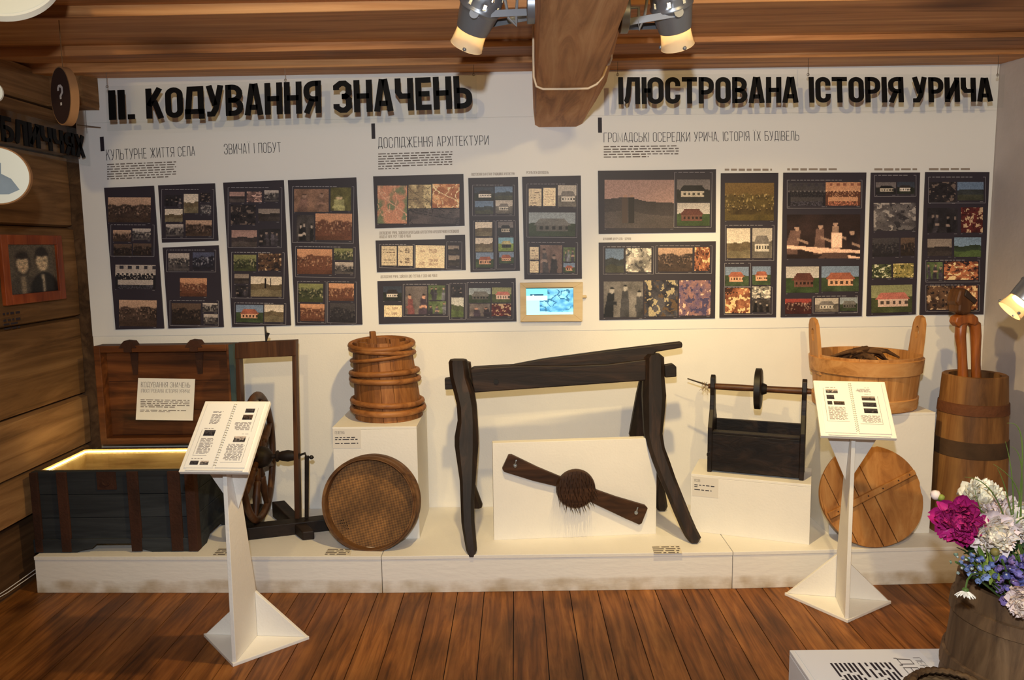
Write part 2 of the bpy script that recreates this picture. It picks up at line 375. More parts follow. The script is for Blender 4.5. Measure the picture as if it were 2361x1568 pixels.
# ceiling: lapped boards along x, each with its near edge hanging lower on the left
CEI = [wood('ceiling_wood_%d' % i, rgb(*a), rgb(*b_), rgb(*c_), 'x', 12, .06, .6, .4, .35, 1.3, 2.2, .3, knots=1.1) for i, (a, b_, c_) in enumerate([((140, 88, 48), (200, 140, 86), (226, 172, 116)), ((126, 78, 42), (188, 128, 78), (218, 160, 106))])]
mb = MB(); ye = [D + .1, 3.845, 3.53, 2.97, 2.42, 1.86, 1.3, .7, .1, -.6, -1.3, -2.0, -2.7]
for i in range(len(ye) - 1):
    f, n_ = ye[i], ye[i + 1]
    def pr(x, d): return [(x, f, ZT + .012), (x, n_, ZT - d), (x, n_, ZT + .06), (x, f, ZT + .06)]
    q = [pr(-2.45 + 5.05 * k / 12, .034 - .024 * min(1, k / 8)) for k in range(13)]
    mb.loft(q, i % 2)
mb.box(-2.45, 2.6, -2.6, 4.2, ZT + .055, ZT + .2)
struct(mb.build('ceiling', CEI, bevel=.004))
# the ceiling beam running towards the viewer
BEAM = wood('beam_wood', rgb(146, 100, 62), rgb(204, 148, 98), rgb(226, 178, 128), 'y', 16, .09, .65, .45, .3, 1.2, 3, .3, knots=1.6)
rings = []
for y, xl, xr, xt, zb in [(D + .05, .100, .352, .478, 2.20), (3.6, .092, .338, .44, 2.196), (3.0, .080, .318, .40, 2.19), (2.5, .070, .305, .375, 2.19), (1.9, .060, .285, .345, 2.19), (.5, .05, .27, .33, 2.19)]:
    j = rnd.uniform(-.004, .004)
    rings.append([(xl - .004, y, 2.5), (xl, y, 2.3), (xl + .008 + j, y, zb + .012), (xl + .03, y, zb), (xr - .03, y, zb + j), (xr, y, zb + .014), (xr + .03 * (xt - xr) / .12, y, zb + .07), ((xr + xt) / 2 + .01, y, zb + .13), (xt, y, zb + .22), (xt, y, 2.5)])
mb = MB(); mb.loft(rings)
tag(struct(mb.build('trim_1', BEAM, smooth=35)), 'thick brown wooden ceiling beam running from the back wall towards the viewer')
# ---------------------------------------------------------------- display sheet with its print
SY = D - .004
sheet = thing('display_board', 'large white printed display sheet covering the back wall below the ceiling', 'display board', (0, SY, 1.2))
mb = MB(); tl = PY(186, 252, SY)
def wallq(pts, y, mb, dep=None):
    q = [PY(u, v, y) for u, v in pts]
    if dep: mb.prism(q, (0, dep, 0))
    else: mb.add(q, [(0, 1, 2, 3)])
    return q
zl = PY(900, 767, SY).z
zm = PY(1000, 272, SY).z
xl_, xr_ = -2.262, 2.474
mb.box(xl_, xr_, SY, D - .001, zl, zm - .0012)
mb.prism([(xl_, SY, zm), (.1, SY, zm), (.1, SY, ZT), (-2.13, SY, ZT - .012), (-2.13, SY, PY(232, 248, SY).z), (xl_, SY, PY(190, 250, SY).z)], (0, .003, 0))
mb.prism([(.352, SY, zm), (xr_, SY, zm), (xr_, SY, ZT), (.478, SY, ZT), (.43, SY, 2.37), (.372, SY, 2.29)], (0, .003, 0))
mb.build('white_sheet', SHEET, sheet)
def up_at(u0, v0, u1, v1, y): return PY(u1, v1, y) - PY(u0, v0, y)
def heading(txt, bl, br, tl, tr, mat=INK, y=SY - .0015, w=.36, t=.052, sp=.1, name='heading', parent=sheet, label=None, depth=None):
    mb = MB(); a, b_ = PY(*bl, y), PY(*br, y)
    text(mb, txt, a, b_, PY(*tl, y) - a, PY(*tr, y) - b_, w, t, sp, depth)
    o = mb.build(name, mat, parent)
    if label: o['label'] = label
    return o
heading('КУЛЬТУРНЕ ЖИТТЯ СЕЛА', (246, 370), (450, 359), (244, 345), (449, 337))
heading('ЗВИЧАЇ І ПОБУТ', (517, 356), (648, 351), (516, 332), (647, 328))
heading('ДОСЛІДЖЕННЯ АРХІТЕКТУРИ', (872, 342), (1127, 334), (871, 317), (1126, 312))
heading('ГРОМАДСЬКІ ОСЕРЕДКИ УРИЧА, ІСТОРІЯ ЇХ БУДІВЕЛЬ', (1392, 328), (1843, 324), (1392, 306), (1842, 302))
for pts in ([(230, 316), (239, 315), (241, 348), (232, 349)], [(856, 285), (864.5, 284.5), (865.5, 320), (857, 320.5)], [(1378.5, 271), (1387.5, 271), (1388, 306), (1379, 306)]):
    mb = MB(); wallq(pts, SY - .0015, mb); mb.build('accent_bar', INK, sheet)
def para(x0, y0, x1, y1, rows, tilt, seed, last=.5, mat=None, name='paragraph', cw=.016, parent=sheet, y=SY - .0015, fill=.45, jus='l', ragged=0.):
    a, b_, c_ = PY(x0, y0, y), PY(x1, y0 + tilt * (x1 - x0), y), PY(x0, y1, y)
    mb = MB(); ux = (b_ - a); W = ux.length; uy = (c_ - a); H = uy.length
    wordrows(mb, a, ux.normalized(), uy.normalized(), rows, W, H / rows, seed, fill, last, ragged, jus, cw)
    return mb.build(name, mat or plain('paragraph_ink', rgb(122, 112, 106), .7), parent)
para(247, 378, 406, 417, 7, -.037, 1, .9)
para(872, 354, 1043, 394, 7, -.03, 2, .3)
para(1392, 337, 1565, 367, 5, -.012, 3, .6)
# small captions above the photo panels
heading('ДОСЛІДЖЕННЯ УРИЧА, ЗДІЙСНЕНІ КАРПАТСЬКОЮ АРХІТЕКТУРНО-АРХЕОЛОГІЧНОЮ ЕКСПЕДИЦІЄЮ', (875, 541), (1058, 536.5), (875, 534), (1058, 529.5), PALEINK, name='caption', t=.1)
heading('АКАДЕМІЇ НАУК УРСР У 1980-Х РОКАХ', (875, 549.5), (947, 547.5), (875, 542.5), (947, 540.5), PALEINK, name='caption', t=.1)
heading('ДОСЛІДЖЕННЯ УРИЧА, ЗДІЙСНЕНІ ДІКЗ ТУСТАНЬ У 2000-НИХ РОКАХ', (877.5, 641.5), (1008, 638.5), (877.5, 635), (1008, 632), PALEINK, name='caption', t=.1)
heading('ВІДСТЕЖЕННЯ ЗМІН СТАНУ ТРАДИЦІЙНОЇ АРХІТЕКТУРИ', (1087, 405), (1186, 403.5), (1087, 399), (1186, 397.5), PALEINK, name='caption', t=.1)
heading('РЕЗУЛЬТАТИ ДОСЛІДЖЕНЬ', (1214, 401), (1265, 400.5), (1214, 395), (1265, 394.5), PALEINK, name='caption', t=.1)
heading('ДУХОВНИЙ ЦЕНТР СЕЛА - ЦЕРКВА', (1391, 553.5), (1455, 553), (1391, 548), (1455, 547.5), PALEINK, name='caption', t=.1)
for x0, x1, y0 in ((1671, 1780, 389), (1815, 1932, 388), (2016, 2116, 388), (2142, 2241, 387.5)):
    para(x0, y0, x1, y0 + 5.5, 1, 0, x0, 1, PALEINK, 'caption', .02, fill=.9)
# ---------------------------------------------------------------- dark photo panels
def vnoise(rg, nx, ny, sx, sy, oct=3):
    out = np.zeros((ny, nx)); amp = 1; tot = 0
    for k in range(oct):
        gx, gy = max(2, int(sx * 2 ** k) + 2), max(2, int(sy * 2 ** k) + 2); g = rg.random((gy, gx))
        X = np.linspace(0, gx - 1.001, nx); Y = np.linspace(0, gy - 1.001, ny); x0, y0 = X.astype(int), Y.astype(int); fx, fy = X - x0, (Y - y0)[:, None]
        a = g[y0][:, x0] * (1 - fx) + g[y0][:, x0 + 1] * fx; b = g[y0 + 1][:, x0] * (1 - fx) + g[y0 + 1][:, x0 + 1] * fx
        out += amp * (a * (1 - fy) + b * fy); tot += amp; amp *= .6
    return out / tot
def lp(a, b, t):
    a, b = np.array(a, float), np.array(b, float); t = np.asarray(t)[..., None]; return a * (1 - t) + b * t
def blur(im):
    q = np.pad(im, ((1, 1), (1, 1), (0, 0)), mode='edge'); return (q[1:-1, 1:-1] * 2 + q[:-2, 1:-1] + q[2:, 1:-1] + q[1:-1, :-2] + q[1:-1, 2:]) / 6
def paint(kind, pal, nx, ny, seed):
    """colour grid of one printed photograph; kinds: crowd, land, house, doc, map, people, room, table"""
    rg = np.random.default_rng(seed); Y, X = np.mgrid[0:ny, 0:nx]; V = (Y + .5) / ny; U = (X + .5) / nx
    n1 = vnoise(rg, nx, ny, 3, 3); n2 = rg.random((ny, nx)); p = [np.array(c, float) for c in pal]
    if kind == 'crowd':      # sky, dark bodies, light faces, ground
        h = .28 + .12 * (vnoise(rg, nx, 1, 4, 1)[0] - .5) * 2; im = lp(p[0], p[0] * .8, V + .4 * (n1 - .5)); body = V > h[None, :]
        im[body] = lp(p[1], p[3], np.clip(n1 * 1.4 - .2, 0, 1))[body]; im[V > .84] = lp(p[3], p[3] * .6, n1)[V > .84]
        for i in range(int(nx * 1.5)):
            cx = int(rg.random() * nx); cy = int((.30 + .42 * rg.random() ** 1.3) * ny); k = rg.uniform(.65, 1.05)
            if cy + 3 < ny: im[cy, cx] = p[2] * k; im[cy + 1:cy + 3, cx] = (p[2] * .8 if rg.random() < .3 else p[1]) * rg.uniform(.7, 1.2)
        im = blur(im) * .6 + im * .4
    elif kind == 'land':     # sky, hill, ground
        h = .42 + .2 * (vnoise(rg, nx, 1, 2, 1, 2)[0] - .5); im = lp(p[0], p[0] * .88, 1 - V); m = V > h[None, :]
        im[m] = lp(p[1] * .7, p[1] * 1.25, n1)[m]; g = V > (h[None, :] + .27); im[g] = lp(p[2] * .7, p[2] * 1.2, n1)[g]
    elif kind == 'house':    # sky, ground, wall, roof
        h = .45; im = lp(p[0], p[0] * .85, 1 - V); m = V > h + .12 * (n1 - .5); im[m] = lp(p[1] * .6, p[1] * 1.2, n1)[m]
        a, b = .2 + rg.uniform(-.08, .05), .85 + rg.uniform(-.1, .05); wl = (U > a) & (U < b) & (V > .5) & (V < .78); im[wl] = lp(p[2] * .85, p[2], n1)[wl]
        win = wl & ((((U - a) / (b - a) * 5) % 1) > .5) & (V > .58) & (V < .7); im[win] = p[2] * .35
        rf = (V > .26) & (V < .52) & (U > a - .06 + (.52 - V) * .55) & (U < b + .06 - (.52 - V) * .55); im[rf] = lp(p[3] * .75, p[3] * 1.1, n1)[rf]
    elif kind == 'doc':      # paper, writing
        im = lp(p[0], p[0] * .9, n1); rows = (Y % 3 == 1) & (n2 > .35) & (U > .12) & (U < .88) & (V > .1) & (vnoise(rg, nx, ny, 3, 4) > .44); im[rows] = p[1]
    elif kind == 'plan':
        im = lp(p[0], p[0] * .93, n1)
        for bx, by, bw, bh in ((.1, .2, .2, .12), (.45, .15, .3, .2), (.1, .72, .22, .16), (.45, .62, .33, .12), (.45, .78, .33, .1)):
            e = (U > bx) & (U < bx + bw) & (V > by) & (V < by + bh); im[e & (n2 > .45)] = p[1]
    elif kind == 'map':
        t = vnoise(rg, nx, ny, 3, 3, 3); im = lp(p[0], p[1], np.clip((t - .42) * 6, 0, 1)); r = vnoise(rg, nx, ny, 3, 3, 2); im[np.abs(r - .5) < .022] = p[2]
        d = np.abs((U * .9 + .12 * np.sin(V * 6)) - V) < .03; im[d] = p[2]
    elif kind == 'people':   # background, clothes, skin, second clothes
        im = lp(p[0] * .6, p[0] * 1.25, n1); k = int(pal[4]) if len(pal) > 4 else 3
        for i in range(k):
            cx = (i + .5 + rg.uniform(-.25, .25)) / k; top = rg.uniform(.08, .36); wd = .30 / k * rg.uniform(1, 1.6); cl = (p[1] if rg.random() < .6 else p[3]) * rg.uniform(.8, 1.3); ln = rg.uniform(-.15, .15)
            bd = (np.abs(U - cx - ln * (V - top)) < wd * (.5 + .5 * (V - top)) * (1 + .5 * (n1 - .5))) & (V > top + .15); im[bd] = lp(cl * .55, cl * 1.4, n1)[bd]
            hd = ((U - cx) / (wd * .42)) ** 2 + ((V - top - .08) / .095) ** 2 < 1; im[hd] = p[2] * rg.uniform(.85, 1.05); im[hd & (V < top + .045)] = p[1] * .6
            ar = (np.abs(V - top - .42 - .25 * np.abs(U - cx)) < .05) & (np.abs(U - cx) < wd * .8); im[ar] = (p[2] if rg.random() < .4 else cl * 1.1)
        im = blur(im) * .6 + im * .4
    elif kind == 'bench':    # men working at a plank bench in front of a dark wall
        im = lp(p[0] * .5, p[0] * 1.1, n1)
        for cx, top, wd, cl, ln in ((.14, .22, .13, 3, .35), (.46, .18, .10, 3, .08), (.66, .12, .08, 2, 0), (.89, .32, .12, 1, -.05)):
            c_ = p[cl] * (.8 if cl == 2 else 1); bd = (np.abs(U - cx + ln * (V - top) * .4) < wd * (.5 + .35 * (V - top))) & (V > top + .14) & (V < .9); im[bd] = lp(c_ * .6, c_ * 1.4, n1)[bd]
            hd = ((U - cx) / .034) ** 2 + ((V - top - .08) / .08) ** 2 < 1; im[hd] = p[2] * .9; im[hd & (V < top + .06)] = p[1]
            ar = (np.abs(V - top - .34 - .6 * (U - cx)) < .03) & (U > cx) & (U < cx + .15); im[ar] = p[2] * .8
        b_ = (V > .72 + .12 * (U - .2)) & (V < .8 + .12 * (U - .2)); im[b_] = p[2] * 1.25; b_ = (np.abs(V - .8 - .3 * (U - .3)) < .04) & (U > .25); im[b_] = p[2] * 1.2; im[(np.abs(U - .68) < .07) & (V > .42) & (V < .76)] = p[2] * 1.3; im[(V > .86) & (n1 > .5)] = p[3] * .8
        im = blur(im) * .5 + im * .5
    elif kind == 'table':    # wall, row of people, cloth
        im = lp(p[0], p[0] * .9, n1); b = (V > .36) & (V < .62) & (n2 > .2); im[b] = p[1]; f = (np.abs(V - .38) < .04) & (np.sin(U * 60) > .2); im[f] = p[2]
        q = (V > .05) & (V < .16) & ((U * 5 % 1) > .55); im[q] = p[1] * 1.5; im[V > .82] = lp(p[1], p[1] * 2, n2)[V > .82]; im[(U < .06) & (V > .5)] = p[1]; im[(U > .94) & (V > .5)] = p[1]
    else:                    # room: blobs of three tones
        t = vnoise(rg, nx, ny, 4, 4); s = vnoise(rg, nx, ny, 6, 6); im = lp(p[0], p[1], np.clip((t - .35) * 3.2, 0, 1)); im[s > .62] = p[2]; im[(s < .36)] = p[3]
    g_ = im.mean(axis=2, keepdims=True); im = (g_ + (im - g_) * .72 - 60) * 1.12 + 66
    im *= (.9 + .2 * n2)[..., None]
    return np.clip(im, 0, 255)
PHOTO = paintmat('photo_print', .45, .3)
def paint_grid(mb, o, ux, uy, im):
    ny, nx = im.shape[:2]; o, ux, uy = Vector(o), Vector(ux), Vector(uy)
    L = np.where(im / 255 <= .04045, im / 255 / 12.92, ((im / 255 + .055) / 1.055) ** 2.4)
    b = len(mb.v); mb.v += [o + ux * (i / nx) + uy * (j / ny) for j in range(ny + 1) for i in range(nx + 1)]
    for j in range(ny):
        for i in range(nx):
            a = b + j * (nx + 1) + i; mb.f.append([a, a + 1, a + nx + 2, a + nx + 1]); mb.mi.append(0); mb.col.append((*map(float, L[j, i]), 1))
PALS = dict(
    sep=[(186, 142, 112), (44, 34, 32), (170, 128, 104), (88, 64, 52)], sepd=[(96, 72, 58), (34, 28, 30), (120, 92, 76), (60, 46, 40)], bw=[(178, 160, 148), (36, 34, 40), (190, 172, 158), (100, 90, 88)],
    dk=[(66, 60, 64), (36, 33, 40), (92, 84, 86), (48, 44, 50)], org=[(206, 136, 92), (96, 52, 36), (216, 152, 108), (120, 66, 44)], grn=[(128, 128, 72), (38, 42, 30), (196, 182, 128), (78, 84, 48)],
    gold=[(120, 88, 40), (60, 44, 22), (206, 170, 96), (110, 88, 36)], blu=[(74, 78, 108), (28, 28, 42), (160, 156, 170), (48, 46, 58)], red=[(164, 52, 44), (48, 22, 24), (206, 160, 136), (84, 34, 32)],
    lsk=[(226, 204, 178), (104, 86, 60), (122, 106, 76)], lgr=[(200, 196, 186), (74, 82, 50), (86, 104, 52)], ldk=[(150, 130, 116), (52, 44, 44), (64, 54, 52)], lbl=[(98, 124, 160), (52, 56, 58), (66, 66, 50)], lpk=[(176, 130, 118), (60, 50, 52), (80, 68, 66)],
    lgn=[(120, 150, 180), (50, 66, 44), (78, 100, 48)], hws=[(58, 66, 84), (44, 48, 40), (222, 206, 190), (52, 44, 44)], hor=[(120, 142, 176), (66, 84, 50), (232, 160, 116), (176, 88, 62)], hgy=[(150, 160, 168), (58, 70, 46), (96, 90, 84), (112, 108, 104)],
    hrd=[(150, 150, 96), (76, 84, 46), (220, 176, 156), (206, 104, 88)], hbw=[(196, 180, 164), (110, 100, 90), (206, 192, 176), (120, 110, 104)], hgn=[(120, 178, 200), (130, 156, 52), (58, 54, 44), (186, 170, 108)], hch=[(196, 184, 176), (60, 82, 40), (120, 70, 56), (104, 52, 44)], hdk=[(120, 108, 108), (44, 42, 44), (190, 172, 150), (36, 34, 38)],
    doc=[(216, 190, 150), (120, 96, 78)], dol=[(238, 208, 160), (176, 140, 110)], mrd=[(206, 128, 92), (112, 122, 82), (214, 150, 112)], mbe=[(204, 178, 120), (150, 124, 84), (112, 92, 66)], mor=[(236, 164, 100), (172, 92, 50), (246, 200, 140)], mdk=[(72, 62, 66), (92, 78, 78), (50, 44, 50)],
    p_bw=[(70, 62, 62), (24, 22, 26), (186, 164, 148), (120, 110, 106), 3], p_gn=[(104, 96, 44), (200, 190, 110), (206, 170, 120), (150, 120, 60), 1], p_sp=[(150, 104, 78), (96, 66, 54), (176, 130, 104), (120, 84, 66), 2], p_wk=[(60, 40, 38), (40, 28, 30), (196, 148, 122), (110, 76, 66), 4], p_co=[(110, 96, 92), (52, 40, 52), (206, 140, 110), (120, 60, 60), 2],
    p_gr=[(96, 116, 66), (60, 54, 66), (190, 140, 116), (110, 110, 120), 3], p_dk=[(46, 42, 48), (28, 26, 32), (150, 124, 112), (60, 54, 62), 4], p_hd=[(120, 112, 108), (34, 34, 40), (170, 160, 152), (60, 58, 62), 3], p_2=[(122, 92, 82), (44, 38, 40), (150, 120, 106), (70, 62, 64), 2],
    r_or=[(190, 110, 66), (120, 58, 34), (240, 186, 120), (66, 36, 28)], r_al=[(80, 76, 84), (40, 38, 48), (170, 150, 110), (96, 72, 50)], r_co=[(150, 100, 96), (100, 76, 110), (224, 170, 140), (70, 60, 100)], r_bn=[(110, 74, 50), (60, 42, 36), (190, 150, 110), (40, 32, 34)], r_dk=[(52, 44, 46), (36, 32, 38), (110, 90, 80), (30, 28, 34)],
    r_sk=[(190, 176, 160), (110, 104, 96), (226, 208, 186), (70, 66, 66)], r_bt=[(120, 134, 150), (50, 60, 84), (206, 200, 188), (36, 40, 56)], r_fi=[(206, 110, 60), (110, 52, 36), (250, 196, 130), (50, 32, 36)], r_rd=[(110, 34, 32), (80, 26, 28), (190, 150, 110), (66, 24, 26)], r_gn=[(90, 96, 56), (56, 64, 40), (196, 190, 150), (40, 44, 36)], r_yl=[(176, 150, 70), (120, 110, 50), (226, 196, 116), (76, 76, 40)], r_gy=[(104, 96, 96), (70, 64, 68), (150, 138, 132), (50, 46, 52)], r_pk=[(150, 108, 96), (100, 70, 66), (206, 156, 138), (70, 54, 56)])
CROP = {'a': (3.136, 220, 280), 'b': (3.0148, 840, 260), 'c': (2.5117, 1360, 260)}
PANELS = [
 ('a', [(62, 480), (420, 465), (495, 1497), (145, 1505)], 'narrow tall dark panel of brown village photographs, leftmost of all on the white wall', '92,548,402,725,crowd,sep;128,780,260,862,crowd,sep;270,768,403,850,crowd,bw;132,880,265,965,crowd,sepd;275,875,408,962,crowd,sepd;145,1030,440,1205,table,bw;172,1285,450,1478,crowd,sep', '113,742,428,968'),
 ('a', [(452, 462), (862, 447), (887, 862), (481, 877)], 'squarish dark photo panel, upper of the stacked pair right of the leftmost tall panel', '500,532,625,612,people,p_dk;640,524,745,662,land,lsk;758,517,832,580,room,r_dk;763,602,838,668,room,r_gy;503,632,632,725,land,lsk;510,742,638,830,crowd,bw;655,714,845,828,crowd,sep', '480,492,858,848'),
 ('a', [(485, 912), (889, 895), (927, 1487), (527, 1497)], 'squarish dark photo panel, lower of the stacked pair right of the leftmost tall panel', '527,952,680,1078,crowd,bw;705,946,860,1068,crowd,blu;612,1130,808,1262,crowd,org;552,1312,765,1466,crowd,sepd;778,1308,886,1372,crowd,bw;785,1388,889,1458,crowd,bw', '515,930,872,1085;540,1292,893,1475'),
 ('a', [(923, 443), (1360, 424), (1413, 1475), (988, 1487)], 'tall dark panel with a silhouetted figure on pale sky, third column from left', '970,508,1080,582,land,lpk;1095,506,1205,580,room,r_pk;1222,496,1326,576,crowd,bw;980,600,1160,740,room,r_dk;1180,627,1335,715,land,ldk;985,780,1170,900,land,lpk;1182,770,1340,890,people,p_dk;1000,957,1166,1076,crowd,grn;1182,948,1350,1070,room,r_bn;1006,1096,1112,1166,land,ldk;1126,1114,1355,1260,land,lsk;1012,1180,1119,1262,people,p_dk;1018,1322,1220,1450,house,hor;1228,1318,1370,1445,land,lsk', '960,478,1350,905;985,940,1372,1272;1006,1308,1388,1462'),
 ('a', [(1391, 425), (1885, 404), (1930, 1468), (1446, 1476)], 'tall dark panel of warm orange group photographs, fourth column from the left', '1437,487,1688,650,people,p_sp;1702,476,1850,640,people,p_gn;1456,672,1582,856,people,p_bw;1592,660,1858,850,crowd,org;1460,915,1715,1096,crowd,org;1729,908,1866,990,crowd,grn;1736,1006,1870,1090,crowd,bw;1470,1166,1650,1300,crowd,grn;1482,1314,1660,1440,crowd,org;1692,1160,1876,1286,crowd,org;1702,1304,1885,1450,crowd,dk', '1425,470,1870,870;1448,898,1884,1118;1462,1150,1672,1452;1684,1148,1896,1448'),
 ('b', [(61, 442), (688, 425), (697, 785), (76, 803)], 'wide dark panel with a reddish map and two smaller maps', '92,506,298,770,map,mrd;307,500,467,664,map,mbe;475,495,663,660,map,mor;312,670,666,772,map,mdk', ''),
 ('b', [(78, 888), (700, 848), (705, 1092), (88, 1108)], 'low wide dark panel of pale handwritten pages with a raised right corner', '120,926,226,1060,doc,doc;235,923,338,1058,plan,doc;358,918,560,1068,plan,dol;584,917,660,970,land,ldk;587,980,664,1045,land,ldk', '105,915,350,1075;574,893,680,1068'),
 ('b', [(722, 453), (1068, 446), (1082, 1098), (738, 1107)], 'tall dark panel of ten small house and landscape photographs', '765,516,900,606,house,hws;907,512,1030,604,land,lbl;768,612,897,702,land,lbl;912,606,1031,700,house,hbw;770,758,890,856,land,lsk;930,756,1036,852,house,hdk;772,868,893,965,land,lsk;933,866,1038,962,house,hgn;776,970,898,1076,house,hor;938,968,1040,1048,house,hor', '752,502,1045,715;757,750,910,1092;920,748,1050,1088'),
 ('b', [(1097, 445), (1505, 436), (1513, 1153), (1113, 1157)], 'tall dark panel with a large picture of a grey shingled house, above the screen frame', '1143,526,1232,646,doc,doc;1244,521,1330,645,doc,dol;1346,502,1475,650,house,hbw;1144,690,1470,856,house,hgy;1150,930,1213,1018,doc,doc;1151,1030,1213,1110,doc,dol;1223,916,1378,1110,people,p_2;1388,930,1470,1030,people,p_gr;1388,1040,1470,1105,house,hor', '1130,495,1482,862;1138,898,1488,1120'),
 ('b', [(91, 1170), (1052, 1150), (1058, 1450), (102, 1468)], 'wide low dark panel with a white cottage and red church, left of the screen frame', '132,1206,260,1305,house,hws;138,1338,262,1418,plan,dol;286,1206,437,1400,people,p_co;446,1200,563,1300,people,p_gr;448,1310,570,1396,people,p_gr;605,1200,686,1275,people,p_dk;607,1284,692,1420,land,lgr;728,1218,880,1320,house,hgy;889,1214,1024,1318,house,hrd;734,1326,877,1414,people,p_co;888,1326,1023,1412,room,r_rd', '270,1192,585,1415;595,1185,705,1438;715,1180,1038,1432'),
 ('c', [(48, 336), (731, 327), (729, 692), (52, 701)], 'large wide dark panel with two men standing in a brown landscape', '85,388,490,668,land,lpk;505,386,697,515,house,hdk;508,522,698,655,house,hch', '490,345,708,664'),
 ('c', [(52, 752), (730, 744), (725, 1190), (56, 1200)], 'large wide dark panel of church photographs, below the two men', '90,786,196,925,land,lbl;208,784,357,922,room,r_sk;396,782,595,918,crowd,sep;608,778,696,915,room,r_or;80,976,310,1184,people,p_hd;319,970,512,1180,room,r_al;521,970,705,1175,room,r_co', '77,776,370,934;382,770,708,930'),
 ('c', [(760, 350), (1092, 348), (1078, 1183), (752, 1187)], 'tall dark panel topped by a golden group photograph', '782,405,1067,620,crowd,gold;793,665,930,838,land,lsk;942,664,1058,838,house,hbw;784,889,922,1000,house,hor;943,886,1050,995,house,hor;784,1012,931,1160,room,r_or;941,1004,1050,1075,room,r_sk;941,1080,1050,1155,people,p_bw', '784,648,1068,852;780,868,932,1004;778,1008,1060,1168'),
 ('c', [(1122, 347), (1602, 346), (1575, 1178), (1107, 1184)], 'broad tall dark panel with a large picture of men working at a bench', '1148,405,1365,535,table,dk;1366,402,1568,535,table,org;1141,586,1570,840,bench,p_wk;1136,887,1330,1040,house,hch;1345,886,1565,1035,house,hor;1131,1076,1287,1165,crowd,red;1308,1073,1447,1155,house,hbw;1455,1071,1560,1152,house,hgy', '1142,390,1576,550;1296,1062,1560,1162'),
 ('c', [(1630, 347), (1913, 346), (1888, 1168), (1603, 1178)], 'narrow tall dark panel ending in a red-roofed house, second from the right', '1655,402,1772,470,house,hdk;1779,400,1880,468,house,hws;1643,520,1887,680,room,r_gy;1636,722,1790,830,crowd,dk;1799,722,1880,828,crowd,sepd;1633,875,1745,955,room,r_gn;1756,873,1873,955,room,r_yl;1629,998,1865,1160,house,hrd', '1647,362,1888,482'),
 ('c', [(1945, 343), (2315, 343), (2280, 1168), (1912, 1170)], 'tall dark panel with a bright fire scene, rightmost on the white wall', '1965,400,2118,515,room,r_dk;2128,400,2280,505,land,lbl;1955,548,2130,690,people,p_dk;2149,545,2276,690,room,r_rd;1955,726,2096,825,land,ldk;2110,718,2266,830,land,lgn;1950,861,2043,960,people,p_gr;2051,858,2250,965,room,r_fi;1950,1000,2108,1140,room,r_bn;2116,1000,2246,1140,room,r_or', '1960,372,2290,520;1945,850,2258,978;1945,995,2256,1150')]
PY0 = SY - .0085
